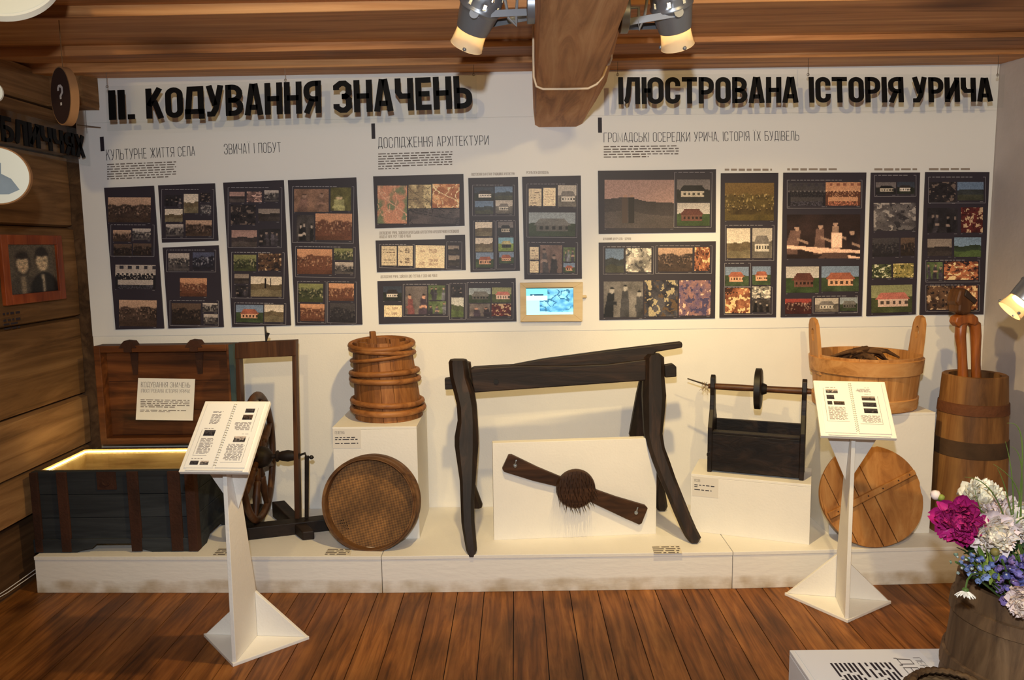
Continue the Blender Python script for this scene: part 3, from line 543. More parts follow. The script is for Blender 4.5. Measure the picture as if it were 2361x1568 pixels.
for k, (cr, quad, label, photos, lines) in enumerate(PANELS):
    s_, ox, oy = CROP[cr]; P = [(ox + a / s_, oy + b / s_) for a, b in quad]; Q = [PY(u, v, PY0) for u, v in P]
    root = thing('photo_panel', label, 'photo panel', (Q[3] + Q[2]) / 2, 'dark photo panels on the white wall')
    mb = MB(); A = np.array([[quad[1][0] - quad[0][0], quad[3][0] - quad[0][0]], [quad[1][1] - quad[0][1], quad[3][1] - quad[0][1]]], float); Ai = np.linalg.inv(A)
    def pos(cx, cy, dy=0):
        a, b = Ai @ np.array([cx - quad[0][0], cy - quad[0][1]]); r = Q[0] * (1 - a) * (1 - b) + Q[1] * a * (1 - b) + Q[2] * a * b + Q[3] * (1 - a) * b
        return r + Vector((0, -dy, 0))
    poly = Q
    if k == 6: n0, n1 = pos(562, 858), pos(562, 886 - .026 * 480); poly = [Q[0], pos(562, 876.5), pos(562, 852), Q[1], Q[2], Q[3]]
    mb.prism(poly, (0, .0084, 0)); mb.build('panel_board', PANELM, root)
    for j, ph in enumerate(photos.split(';')):
        a = ph.split(','); x0, y0, x1, y1 = map(float, a[:4]); pp = [pos(x0, y0, .0012), pos(x1, y0, .0012), pos(x0, y1, .0012)]
        px = (x1 - x0) / s_; py = (y1 - y0) / s_; nx = max(12, int(px / 1.9)); ny = max(9, int(py / 1.9))
        im = paint(a[4], PALS[a[5]], nx, ny, k * 37 + j * 11 + 3)
        if k == 10 and j == 0:
            V, U = np.mgrid[0:ny, 0:nx]; V = V / ny; U = U / nx
            for cx, c_ in ((.29, (84, 68, 62)), (.385, (40, 34, 36))):
                im[(abs(U - cx) < .042) & (V > .36) & (V < .88)] = c_; im[(abs(U - cx) < .02) & (V > .3) & (V < .36)] = (176, 136, 116)
        if k == 3 and j == 10:
            V, U = np.mgrid[0:ny, 0:nx]; V = V / ny; U = U / nx; im[(abs(U - .46) < .03) & (V > .08) & (V < .55)] = (30, 24, 26); im[(abs(U - .62) < .012) & (V > .05) & (V < .5)] = (50, 40, 40)
        mb = MB(); paint_grid(mb, pp[0], pp[1] - pp[0], pp[2] - pp[0], im); mb.build('photo', PHOTO, root)
    mb = MB()
    def strip(x0, y0, x1, y1, t=1.0):
        a, b = pos(x0, y0, .002), pos(x1, y1, .002); d = (b - a); nrm = Vector((-d.z, 0, d.x)).normalized() * .0009 * t
        mb.add([a - nrm, b - nrm, b + nrm, a + nrm], [(0, 1, 2, 3)])
    for ln in lines.split(';'):
        if not ln: continue
        x0, y0, x1, y1 = map(float, ln.split(',')); c_ = 14
        strip(x0, y0, x0, y1); strip(x1, y0, x1, y1); strip(x0, y1, x1, y1); strip(x0, y0, x0 + c_, y0); strip(x1 - c_, y0, x1, y0)
        e = x0 + c_ * 1.6; rg = random.Random(int(x0 + y0))
        while e < x0 + (x1 - x0) * .72: l = rg.uniform(10, 30); strip(e, y0, e + l, y0, 1.6); e += l + 6
    for ph in photos.split(';'):
        a = ph.split(','); x0, y0, x1, y1 = map(float, a[:4])
        strip(x0, y1 + 7, x0 + 8, y1 + 7, .8); strip(x1 - 22, y1 + 7, x1 - 4, y1 + 7, .8)
    mb.build('printed_lines', LINEM, root)
# ---------------------------------------------------------------- acrylic title signs
HOOK = plain('hook_wire', rgb(120, 110, 100), .4, .8)
def sign(name, label, corners, y, parts, hooks, xplane=None):
    q = [PY(u, v, y) for u, v in corners]
    root = thing('title_sign', label, 'sign', (q[2] + q[3]) / 2, 'hanging clear acrylic title signs')
    mb = MB(); mb.prism(q, (0, .004, 0)); mb.build('acrylic_sheet', ACRYL, root)
    mb = MB()
    for txt, bl, br, tl, tr in parts:
        a, b = PY(*bl, y - .0005), PY(*br, y - .0005)
        text(mb, txt, a, b, PY(*tl, y - .0005) - a, PY(*tr, y - .0005) - b, .50, .162, .058, Vector((0, -.006, 0)))
    mb.build('lettering', BLACK, root)
    for u, v in hooks:
        p = PY(u, v, y + .002); mb = MB()
        mb.tube([p + Vector((0, 0, -.006)), Vector((p.x, p.y, ZT - .03)), Vector((p.x, p.y, ZT + .004))], .0012, 5)
        mb.tube(arc(p, .006, 0, 2 * math.pi, 10)[:-1], .0012, 5, closed=True)
        mb.build('hook', HOOK, root)
SGY = D - .26
sign('t', 'clear acrylic sign with black letters, on the left half of the back wall', [(242, 200), (1098, 170), (1100, 272), (247, 302)], SGY,
     [('ІІ.', (253, 277), (312, 274.5), (250, 209), (309, 207)), ('КОДУВАННЯ', (339, 274), (741, 260.5), (336, 205), (740, 186)), ('ЗНАЧЕНЬ', (770, 261), (1090, 250), (768, 187.5), (1087, 174.5))], [(247, 200), (658, 185), (1092, 172)])
sign('t', 'clear acrylic sign with black letters, on the right half of the back wall', [(1416, 171), (2318, 172), (2313, 248), (1417, 252)], SGY,
     [('ІЛЮСТРОВАНА', (1426, 240.5), (1840, 237), (1425, 178.5), (1840, 178)), ('ІСТОРІЯ', (1866, 237), (2083, 236), (1864, 178), (2081, 178)), ('УРИЧА', (2104, 236.5), (2288, 234), (2102, 178), (2286, 180))], [(1424, 172), (1863, 172), (2300, 173)])
# the sign along the left wall
XS = -2.2
q = [PX(u, v, XS) for u, v in [(2, 262), (193, 292), (207, 378), (2, 345)]]
q[0].y = q[3].y = 2.75; q[0].z = PX(2, 262, XS).z; q[3].z = q[0].z - .22; q[1].z = q[0].z + .0; q[2].z = q[3].z
zt_, zb_ = PX(100, 291, XS).z, PX(100, 345, XS).z
ye_ = PX(192, 325, XS).y
root = thing('title_sign', 'clear acrylic sign with black letters along the left log wall', 'sign', (XS, 3.4, zb_ - .03), 'hanging clear acrylic title signs')
mb = MB(); mb.box(XS - .004, XS, 2.5, ye_ + .06, zb_ - .035, zt_ + .03); mb.build('acrylic_sheet', ACRYL, root)
mb = MB(); y0_ = PX(0, 300, XS).y
text(mb, 'БЛИЧЧЯХ', (XS + .001, y0_ + .0, zb_), (XS + .001, ye_, zb_), (0, 0, zt_ - zb_), None, .50, .162, .058, Vector((.006, 0, 0))); mb.build('lettering', BLACK, root)
p = Vector((XS - .002, ye_ + .045, zt_ + .02)); mb = MB(); mb.tube([p, p + Vector((0, 0, ZT - p.z))], .0012, 5); mb.build('hook', HOOK, root)
mb = MB(); mb.tube([PX(178, 288, XS), PY(232, 294, 4.1)], .0025, 6); mb.build('hook', HOOK, root)
# ---------------------------------------------------------------- screen in its wooden frame
PLY = wood('pale_plywood', rgb(206, 178, 132), rgb(226, 202, 158), rgb(236, 214, 172), 'x', 14, .08, .6, .12, .06)
q = [PY(u, v, SY - .035) for u, v in [(1199, 652.5), (1344, 651), (1343, 741), (1200, 742)]]
root = thing('screen_frame', 'small bright screen in a pale wooden frame on the wall', 'screen', (q[2] + q[3]) / 2)
s0, s1, s2, s3 = [PY(u, v, SY - .035) for u, v in [(1213, 664), (1322, 663), (1322, 725), (1214, 726)]]
mb = MB()
for a, b, c_, d_ in ((q[0], q[1], s1, s0), (q[1], q[2], s2, s1), (q[2], q[3], s3, s2), (q[3], q[0], s0, s3)): mb.prism([a, b, c_, d_], (0, .034, 0))
mb.build('wooden_frame', PLY, root, bevel=.0015)
ny, nx = 34, 60; V, U = np.mgrid[0:ny, 0:nx]; V = (V + .5) / ny; U = (U + .5) / nx; rg = np.random.default_rng(4)
im = np.zeros((ny, nx, 3)) + (178, 250, 252); n1 = vnoise(rg, nx, ny, 6, 5, 3); mp = lp((70, 150, 205), (150, 222, 250), np.clip((n1 - .3) * 2.4, 0, 1)); r_ = vnoise(rg, nx, ny, 5, 4, 2); mp[np.abs(r_ - .5) < .03] = (56, 116, 156)
mk = (U > .45) & (V > .05) & (V < .9); mk |= (U > .29) & (V > .47) & (V < .88); im[mk] = mp[mk]; im[(V < .29) & (U < .45)] = (126, 240, 248); im[(V < .46) & (V >= .29) & (U < .45)] = (204, 252, 240)
im[(U > .085) & (U < .37) & (V > .24) & (V < .3)] = (30, 70, 110); im[(U > .13) & (U < .16) & (V > .25) & (V < .29)] = (220, 240, 250); im[V < .035] = (16, 26, 36); im[(U > .45) & (V > .37) & (V < .39)] = (150, 230, 250)
mb = MB(); paint_grid(mb, s0 + Vector((0, .008, 0)), s1 - s0, s3 - s0, im); mb.build('screen', paintmat('screen_image', .2, .4, emit=.85), root)
c = PY(1349, 684, SY - .02); mb = MB(); mb.tube([c + Vector((-.02, 0, 0)), c + Vector((.004, 0, 0)), c + Vector((.008, -.0, 0))], [.007, .008, .006], 10); mb.build('knob', PLY, root, smooth=50)
# ---------------------------------------------------------------- low white display platforms
PLZ = .18
def dirtywhite():
    m, nt, b = newmat('scuffed_white_paint'); L = nt.links.new; tc = nt.nodes.new('ShaderNodeTexCoord')
    n = N(nt, 'ShaderNodeTexNoise'); n.inputs['Scale'].default_value = 9; n.inputs['Detail'].default_value = 8; L(tc.outputs['Object'], n.inputs['Vector'])
    sp = nt.nodes.new('ShaderNodeSeparateXYZ'); L(tc.outputs['Object'], sp.inputs[0])
    r = ramp(nt, [(.0, (.8, .8, .8, 1)), (.055, (.62, .62, .62, 1)), (.075, (.30, .30, .30, 1))]); L(sp.outputs[2], r.inputs[0])
    md = nt.nodes.new('ShaderNodeMath'); md.operation = 'MULTIPLY'; L(n.outputs[0], md.inputs[0]); L(r.outputs[0], md.inputs[1])
    r2 = ramp(nt, [(.22, rgb(236, 232, 224)), (.5, rgb(186, 168, 140))]); L(md.outputs[0], r2.inputs[0]); L(r2.outputs[0], b.inputs['Base Color'])
    b.inputs['Roughness'].default_value = .6; n2 = N(nt, 'ShaderNodeTexNoise'); n2.inputs['Scale'].default_value = 55; mp = nt.nodes.new('ShaderNodeMapping'); mp.inputs['Scale'].default_value = (.3, 1, 1); L(tc.outputs['Object'], mp.inputs[0]); L(mp.outputs[0], n2.inputs[0])
    bp = nt.nodes.new('ShaderNodeBump'); bp.inputs['Strength'].default_value = .35; bp.inputs['Distance'].default_value = .004; L(n2.outputs[0], bp.inputs['Height']); L(bp.outputs[0], b.inputs['Normal']); return m
DW = dirtywhite()
fr = [(-2.275, 3.498), (-.6385, 3.458), (.9865, 3.466), (2.472, 3.515)]
for (x0, y0), (x1, y1), lb in ((fr[0], fr[1], 'left section of the low white display platform, under the chest and spinning wheel'), (fr[1], fr[2], 'middle section of the low white display platform, under the dark trestle'), (fr[2], fr[3], 'right section of the low white display platform, under the tub and churn')):
    root = thing('display_platform', lb, 'platform', ((x0 + x1) / 2, 3.8, 0), 'sections of the low white display platform')
    g = .0015; mb = MB(); mb.hexa([(x0 + g, y0, 0), (x1 - g, y1, 0), (x1 - g, D - .002, 0), (x0 + g, D - .002, 0), (x0 + g, y0, PLZ - .018), (x1 - g, y1, PLZ - .018), (x1 - g, D - .002, PLZ - .018), (x0 + g, D - .002, PLZ - .018)])
    mb.build('base_box', DW, root, bevel=.002)
    mb = MB(); mb.hexa([(x0 + g, y0 - .004, PLZ - .0175), (x1 - g, y1 - .004, PLZ - .0175), (x1 - g, D - .002, PLZ - .0175), (x0 + g, D - .002, PLZ - .0175), (x0 + g, y0 - .004, PLZ), (x1 - g, y1 - .004, PLZ), (x1 - g, D - .002, PLZ), (x0 + g, D - .002, PLZ)])
    mb.build('top_panel', WHITE, root, bevel=.002)
# ---------------------------------------------------------------- open wooden chest
TEAL = wood('chest_teal_paint', rgb(30, 32, 35), rgb(45, 49, 53), rgb(60, 64, 67), 'x', 16, .1, .7, .4, .4)
CHW = wood('chest_dark_wood', rgb(50, 26, 12), rgb(104, 58, 27), rgb(142, 86, 44), 'x', 14, .1, .55, .4, .5)
CHI = wood('chest_pale_inside', rgb(150, 118, 70), rgb(200, 170, 116), rgb(222, 196, 146), 'x', 14, .08, .7, .3, .3, knots=2)
cx0, cx1 = -2.285, -1.53; cy0, cy1 = 3.545, 3.985; cz = .575; b0 = .235
chest = thing('wooden_chest', 'dark teal painted wooden chest standing open with lit inside', 'chest', (-1.9, 3.76, PLZ))
T = .03; mb = MB()
for a in (0, 1, 2):          # front boards with slight seams
    z0 = b0 + (cz - b0) * a / 3; z1 = b0 + (cz - b0) * (a + 1) / 3 - .002
    mb.box(cx0, cx1, cy0, cy0 + T, z0, z1, 0); mb.box(cx0, cx1, cy1 - T, cy1, z0, z1, 0); mb.box(cx0, cx0 + T, cy0 + T, cy1 - T, z0, z1, 0); mb.box(cx1 - T, cx1, cy0 + T, cy1 - T, z0, z1, 0)
mb.build('body', TEAL, chest, bevel=.003)
mb = MB(); e = .004
mb.box(cx0 + T, cx1 - T, cy1 - T - e, cy1 - T - .0005, b0, cz - .002); mb.box(cx0 + T + .0005, cx0 + T + e, cy0 + T, cy1 - T - e, b0, cz - .002); mb.box(cx1 - T - e, cx1 - T - .0005, cy0 + T, cy1 - T - e, b0, cz - .002); mb.box(cx0 + T, cx1 - T, cy0 + T + .0005, cy0 + T + e, b0, cz - .002)
mb.box(cx0 + T, cx1 - T, cy0 + T, cy1 - T, b0, b0 + .012); mb.build('inner_lining', CHI, chest)
mb = MB(); sk = [(cx0 - .012, PLZ), (cx0 + .19, PLZ), (cx0 + .22, PLZ + .012), (cx0 + .265, PLZ + .02), (cx0 + .285, PLZ + .042), (cx0 + .45, PLZ + .042), (cx0 + .468, PLZ + .02), (cx0 + .52, PLZ + .012), (cx0 + .55, PLZ), (cx1 + .012, PLZ), (cx1 + .012, b0 + .012), (cx0 - .012, b0 + .012)]
mb.prism([(x, cy0 - .01, z) for x, z in sk], (0, .022, 0))
for x in (cx0 - .012, cx1 - .008):
    mb.prism([(x, y, z) for y, z in [(cy0 + .012, PLZ), (cy0 + .1, PLZ), (cy0 + .14, PLZ + .035), (cy1 - .14, PLZ + .035), (cy1 - .1, PLZ), (cy1 - .01, PLZ), (cy1 - .01, b0 + .012), (cy0 + .012, b0 + .012)]], (.02, 0, 0))
mb.build('skirting', TEAL, chest, bevel=.003)
def band(x, w_, z0, z1):
    mb = MB(); mb.box(x, x + w_, cy0 - .0145, cy0 - .0105, z0, z1); mb.box(x, x + w_, cy0 - .0105, cy0, b0 + .013, z1); return mb.build('iron_band', RUST, chest, bevel=.0015)
for x, w_ in ((cx0, .035), (cx0 + .125, .045), (cx0 + .455, .05), (cx0 + .645, .055)): band(x, w_, PLZ + .006, cz - .004)
mb = MB(); mb.box(cx1 - .03, cx1 + .0145, cy0 - .0145, cy0 + .03, PLZ + .002, cz - .004); mb.build('iron_corner', RUST, chest, bevel=.002)
mb = MB(); mb.box(cx0 + .31, cx0 + .40, cy0 - .005, cy0 - .0005, cz - .09, cz - .005); mb.tube(arc((cx0 + .355, cy0 - .009, cz - .05), .018, math.pi, 2 * math.pi, 8), .004, 6); mb.build('lock_plate', RUST, chest)
LED = plain('led_light', (1, .80, .36, 1), .5, emit=15.0)
mb = MB()
for a, b in (((cx0 + T + .012, cy1 - T - .012), (cx1 - T - .012, cy1 - T - .012)), ((cx0 + T + .012, cy0 + T + .012), (cx0 + T + .012, cy1 - T - .012)), ((cx0 + T + .012, cy0 + T + .008), (cx1 - T - .012, cy0 + T + .008)), ((cx1 - T - .012, cy0 + T + .012), (cx1 - T - .012, cy1 - T - .012))):
    mb.tube([(a[0], a[1], cz - .012), (b[0], b[1], cz - .012)], .004, 6)
mb.build('light_strip', LED, chest)
mb = MB(); mb.box(cx0 + .012, cx1 - .012, cy0 + .012, cy1 - .012, cz + .0005, cz + .005); mb.build('glass_cover', GLASS, chest)
# lid, standing open behind the box
lx0, lx1 = -2.19, -1.468; lz0, lz1 = cz + .012, 1.108; ly0, ly1 = 3.99, 4.085
lid = MB(); lid.box(lx0, lx1, ly1 - .022, ly1, lz0, lz1); lido = lid.build('lid', TEAL, chest, bevel=.003)
mb = MB(); zz = [lz0 + .035, lz0 + .17, lz0 + .325, lz1 - .035]
for i in range(3): mb.box(lx0 + .03, lx1 - .03, ly1 - .03 - .002 * (i % 2), ly1 - .0225, zz[i] + .001, zz[i + 1] - .001)
mb.build('inner_boards', CHW, lido, bevel=.002)
mb = MB(); f_ = .034
mb.box(lx0 + .001, lx0 + f_, ly0, ly1 - .0225, lz0, lz1); mb.box(lx1 - f_, lx1 - .022, ly0, ly1 - .0225, lz0, lz1); mb.box(lx0 + f_, lx1 - f_, ly0, ly1 - .0225, lz1 - f_, lz1); mb.box(lx0 + f_, lx1 - f_, ly0, ly1 - .0225, lz0, lz0 + f_); mb.build('inner_frame', CHW, lido, bevel=.002)
mb = MB(); mb.box(lx1 - .0215, lx1 + .001, ly0 + .002, ly1 + .001, lz0, lz1 - .001); mb.build('painted_edge', plain('pale_teal_paint', rgb(66, 84, 84), .7, var=.3), lido)
for x in (lx0 + .18, lx1 - .2):
    mb = MB(); mb.prism([(x - .045, ly0 - .004, lz1 - .012), (x + .045, ly0 - .004, lz1 - .012), (x + .022, ly0 - .004, lz1 + .022), (x - .016, ly0 - .004, lz1 + .026), (x - .03, ly0 - .004, lz1 + .012)], (0, .06, 0)); mb.box(x - .02, x + .02, ly0 - .005, ly0 - .0005, lz1 - .034, lz1 - .01); mb.prism([(x - .022, ly1 - .036, lz1 - .035), (x + .022, ly1 - .036, lz1 - .035), (x + .012, ly1 - .036, lz1 - .16), (x - .012, ly1 - .036, lz1 - .16)], (0, .005, 0)); mb.build('iron_strap', RUST, lido)
# printed card in front of the lid
yc = 3.972
q = [PY(u, v, yc) for u, v in [(318.6, 872), (449.6, 874), (444.6, 969.6), (312.9, 968)]]
root = thing('text_card', 'white printed card hanging in the open chest lid', 'card', (q[2] + q[3]) / 2)
mb = MB(); mb.prism(q, (0, .003, 0)); mb.build('card_sheet', SHEET, root)
kw = dict(y=yc - .001, parent=root)
heading('КОДУВАННЯ ЗНАЧЕНЬ', (325, 893), (438, 894), (325.5, 880.5), (439, 882), GREYINK, **kw)
heading('ІЛЮСТРОВАНА ІСТОРІЯ УРИЧА', (325, 905), (437, 906.5), (325.3, 896.5), (438, 898), GREYINK, **kw)
para(324, 921, 437, 941, 5, .012, 9, .7, **kw); para(323, 945, 429, 951, 2, .012, 10, .65, **kw)
# ---------------------------------------------------------------- spinning wheel
SPW = wood('spinning_wheel_wood', rgb(44, 26, 15), rgb(84, 52, 30), rgb(112, 74, 44), 'z', 16, .1, .5, .35, .35)
SPD = wood('spinning_wheel_dark_wood', rgb(16, 11, 9), rgb(32, 22, 17), rgb(50, 36, 28), 'x', 16, .1, .6, .4, .3)
root = thing('spinning_wheel', 'dark wooden spinning wheel with tall open frame', 'spinning wheel', (-1.2, 3.78, PLZ))
ry = 3.80
def post(u0, u1, v0, v1, y, mat, nm, t=.05, ulow=None):
    a, b = PY(u0, v0, y), PY(u1, v0, y); c_ = PY(ulow[0] if ulow else u0, v1, y); d_ = PY(ulow[1] if ulow else u1, v1, y)
    mb = MB(); mb.prism([a, b, d_, c_], (0, t, 0)); return mb.build(nm, mat, root, bevel=.003)
post(541, 551, 792, 1228, ry, SPW, 'post', ulow=(556, 566)); post(672.5, 681, 785, 1203, ry, SPW, 'post', ulow=(679, 690))
q = [PY(u, v, ry - .004) for u, v in [(541, 792), (681.5, 785), (681, 821), (541, 828)]]; mb = MB(); mb.prism(q, (0, .056, 0)); mb.build('top_rail', SPW, root, bevel=.003)
mb = MB(); a = PY(614, 788, ry + .02); mb.tube([a, PY(611.5, 752, ry + .02)], .005, 8); mb.tube([PY(613, 789, ry + .0), PY(615.5, 778, ry), PY(618.5, 768, ry)], [.004, .005, .008], 8); mb.build('spindle', DSTEEL, root)
a, b = PZ(566, 1247, PLZ), PZ(762, 1224, PLZ); dv = (b - a).normalized(); nv = Vector((-dv.y, dv.x, 0)) * .075; zz = Vector((0, 0, .062))
mb = MB(); mb.hexa([a, b, b + nv, a + nv, a + zz, b + zz, b + nv + zz, a + nv + zz]); mb.build('base_rail', SPD, root, bevel=.004)
f0, f1, k0 = PZ(698, 1247, PLZ), PZ(726, 1244, PLZ), PZ(630, 1190, PLZ); k1 = k0 + (f1 - f0) * 1.15; k0.y = min(k0.y, 4.0); k1.y = min(k1.y, 4.02); zz = Vector((0, 0, .072))
mb = MB(); mb.hexa([f0, f1, k1, k0, f0 + zz * .62, f1 + zz * .62, k1 + zz * 1.2, k0 + zz * 1.2]); mb.build('foot', SPD, root, bevel=.006)
a = PZ(548, 1256, PLZ); a = Vector((-1.40, 3.66, PLZ)); mb = MB(); mb.hexa([a, a + Vector((.08, 0, 0)), a + Vector((.05, .33, 0)), a + Vector((-.03, .33, 0)), a + Vector((0, 0, .05)), a + Vector((.08, 0, .05)), a + Vector((.05, .33, .08)), a + Vector((-.03, .33, .08))]); mb.build('foot', SPD, root, bevel=.006)
wc = PY(592, 1057, ry); wc.y = ry + .0; wx = wc.x; tilt = R(-4)
WR = PY(592, 908, ry).z - wc.z
def wp(rad, q, dx=0): 
    y, z = rad * math.cos(q), rad * math.sin(q); return Vector((wx + dx - y * .06, wc.y + .025 + y * .93, wc.z + z))
mb = MB(); mb.tube([wp(WR - .018, 2 * math.pi * i / 48) for i in range(48)], .021, 10, closed=True, flat=.8); mb.build('wheel_rim', SPW, root, smooth=50)
for i in range(8):
    q = 2 * math.pi * (i + .5) / 8; rs = [.05, .09, .11, .12, .13, .15, .2, .25, WR - .025]; rr_ = [.014, .015, .02, .013, .02, .017, .021, .016, .011]
    mb = MB(); mb.tube([wp(s, q) for s in rs], rr_, 8); mb.build('spoke', SPW, root, smooth=50)
mb = MB(); mb.tube([wp(0, 0, -.06), wp(0, 0, -.045), wp(0, 0, -.02), wp(0, 0, .02), wp(0, 0, .05), wp(0, 0, .07)], [.022, .05, .055, .055, .045, .02], 16); mb.build('hub', SPD, root, smooth=50)
al, ar = PY(560, 1054, ry + .025), PY(690, 1046, ry + .025); mb = MB(); f = lambda t: al + (ar - al) * t; al = Vector((al.x, ry + .025, wc.z)); ar = Vector((ar.x, ry + .025, wc.z + .006))
mb.tube([f(t) for t in (0, .5, .58, .6, .62, .65, .7, .8, .92, 1)], [.012, .012, .012, .028, .03, .02, .026, .03, .024, .018], 12); mb.build('axle', SPD, root, smooth=50)
mb = MB(); c0 = ar; c1 = PY(703, 1045, ry + .02); c2 = PY(706, 1054, ry + .01); c3 = PY(718, 1054.5, ry + .005)
mb.tube([c0, c1, c2, c3], .006, 8); mb.ball(c3, .011, 10, 6); mb.tube([c3, c3 + Vector((.012, 0, 0))], .004, 6); mb.build('crank', DSTEEL, root, smooth=50)
mb = MB(); a, b = PY(702, 1052, ry - .01), PY(711, 1052, ry - .01); c_, d_ = PY(702, 1196, ry - .01), PY(710, 1196, ry - .01); mb.prism([a, b, d_, c_], (0, .015, 0)); mb.build('treadle_rod', SPD, root, bevel=.002)
# ---------------------------------------------------------------- pedestals
def pedestal(label, p, top):
    root = thing('white_pedestal', label, 'pedestal', (sum((q for q in p), Vector()) / 4), 'white box pedestals on the platform')
    mb = MB(); mb.hexa(p + [q + Vector((0, 0, top - PLZ - .0135)) for q in p]); mb.build('box', WHITE, root, bevel=.0015)
    mb = MB(); mb.hexa([q + Vector((0, 0, top - PLZ - .013)) for q in p] + [q + Vector((0, 0, top - PLZ)) for q in p]); mb.build('top_board', WHITE, root, bevel=.0015); return root
def boxp(x0, x1, y0, y1): return [Vector((x0, y0, PLZ)), Vector((x1, y0, PLZ)), Vector((x1, y1, PLZ)), Vector((x0, y1, PLZ))]
P1Z, P2Z, P3Z = .741, .472, .779
pedestal('white pedestal under the hooped barrel', boxp(-.892, -.486, 3.669, 4.09), P1Z)
a, b = Vector((.848, 3.734, PLZ)), Vector((1.364, 3.536, PLZ)); nn = Vector((.358, .934, 0)) * .285
pedestal('low white pedestal under the black spool winder', [a, b, b + nn, a + nn], P2Z)
pedestal('white pedestal under the pale wooden tub', boxp(1.51, 1.998, 3.671, 4.10), P3Z)
# labels stuck on pedestals
CARD = plain('pale_grey_card', rgb(222, 216, 206), .5)
def card(label, put, ux, uy, W, H, title, rows, seed, nrm, name='label_card', tl=.34, title_h=.14):
    o = Vector(put); ux, uy, nrm = Vector(ux).normalized(), Vector(uy).normalized(), Vector(nrm)
    root = thing(name, label, 'label', o + ux * W / 2 + uy * H)
    mb = MB(); mb.prism([o, o + ux * W, o + ux * W + uy * H, o + uy * H], nrm * .0015); mb.build('card_sheet', CARD, root)
    e = nrm * .0022
    if title:
        mb = MB(); bl = o + ux * W * .08 + uy * H * (.12 + title_h) + e; text(mb, title, bl, bl + ux * W * tl, uy * -H * title_h, None, .36, .07, .1); mb.build('title', GREYINK, root)
    mb = MB()
    for y_, w_, k in rows: wordrows(mb, o + ux * W * .08 + uy * H * y_ + e, ux, uy, k, W * w_, H * .09, seed + int(y_ * 100), .5, 1, cw=.014)
    mb.build('printed_text', INK, root); return root
yp = 3.669
a, b, c_ = PY(767, 989, yp), PY(832, 988, yp), PY(768, 1034, yp)
card('pale label on the pedestal below the hooped barrel', a, b - a, c_ - a, (b - a).length, (c_ - a).length, 'ГЕЛЕТКА', [(.42, .78, 1), (.52, .80, 1), (.72, .82, 1)], 3, (0, -1, 0))
pa, pb = Vector((.848, 3.734, P2Z)), Vector((1.364, 3.536, P2Z)); ud = (pb - pa).normalized(); nr = Vector((-.358, -.934, 0)).normalized()
o = pa + ud * .008 + Vector((0, 0, -.012))
card('pale label on the low pedestal below the black spool winder', o, ud, (0, 0, -1), .125, .098, 'ПСОВ', [(.40, .78, 1), (.49, .12, 1), (.64, .66, 1)], 5, nr, tl=.22)
# labels lying on the platform
def floorlabel(px, label, seed):
    q = [PZ(u, v, PLZ + .0006) for u, v in px]; root = thing('caption_strip', label, 'label', sum(q, Vector()) / 4, 'printed captions on the platform edge')
    mb = MB(); mb.prism(q, (0, 0, .0008)); mb.build('clear_strip', plain('label_film', rgb(226, 218, 200), .4), root)
    mb = MB(); wordrows(mb, q[0] + (q[3] - q[0]) * .12 + Vector((0, 0, .0015)), (q[1] - q[0]).normalized(), (q[3] - q[0]).normalized(), 4, (q[1] - q[0]).length * .97, (q[3] - q[0]).length * .24, seed, .5, .9, cw=.02); mb.build('printed_text', GREYINK, root)
floorlabel([(506, 1264), (552, 1264), (546, 1281), (490, 1281)], 'small printed caption on the platform edge behind the left lectern column', 1)
floorlabel([(757, 1265), (812, 1265), (808, 1281), (748, 1280)], 'small printed caption on the platform at the foot of the round sieve', 2)
floorlabel([(1503, 1259), (1567, 1258), (1573, 1276), (1508, 1277)], 'small printed caption on the platform by the trestle right leg', 3)
# ---------------------------------------------------------------- hooped barrel
BAR = wood('barrel_wood', rgb(96, 56, 26), rgb(142, 90, 46), rgb(174, 118, 66), 'z', 24, .12, .6, .35, .3, knots=1.6)
HOOP = wood('hoop_wood', rgb(104, 62, 30), rgb(156, 100, 54), rgb(188, 132, 78), 'x', 20, .3, .5, .3, .25)
BIN = wood('barrel_inside_wood', rgb(50, 28, 14), rgb(84, 48, 24), rgb(110, 66, 36), 'z', 24, .12, .7, .3, .3)
bc = Vector((-.655, 3.905, P1Z)); BH = PY(873, 783, 3.905).z - P1Z
root = thing('hooped_barrel', 'brown wooden barrel bound with thick rope-like hoops, on the left pedestal', 'barrel', bc)
lean = lambda z: Vector((-.028 * z / BH, 0, 0))
rad = lambda z: .170 - .026 * (z / BH)
def stave(q0, q1, z0, z1, ro=0, ri=.018, mb=None):
    mb = mb or MB(); rings = []
    for z in [z0 + (z1 - z0) * i / 5 for i in range(6)]:
        r = rad(z) + ro; k = [(r, q0), (r, (q0 + q1) / 2), (r, q1), (r - ri, q1), (r - ri, (q0 + q1) / 2), (r - ri, q0)]
        rings.append([bc + lean(z) + Vector((a * math.cos(q), a * math.sin(q), z)) for a, q in k])
    mb.loft(rings); return mb
rg = random.Random(2); mb = MB(); n_ = 16
for i in range(n_):
    q0 = 2 * math.pi * i / n_; stave(q0 + .004, q0 + 2 * math.pi / n_ - .004, .0, BH - .012 * rg.random(), rg.uniform(-.0015, .0015), mb=mb)
mb.build('staves', BAR, root, bevel=.002)
for qc, wd, up, nm in ((R(118), .23, .03, 'handle_stave'), (R(-52), .36, .016, 'handle_stave')):
    stave(qc - wd / 2, qc + wd / 2, BH - .14, BH + up, .002, .024).build(nm, BAR, root, bevel=.004)
mb = MB(); mb.disc(Matrix.Translation(bc + Vector((0, 0, .02))), .15, .012); mb.build('bottom', BIN, root)
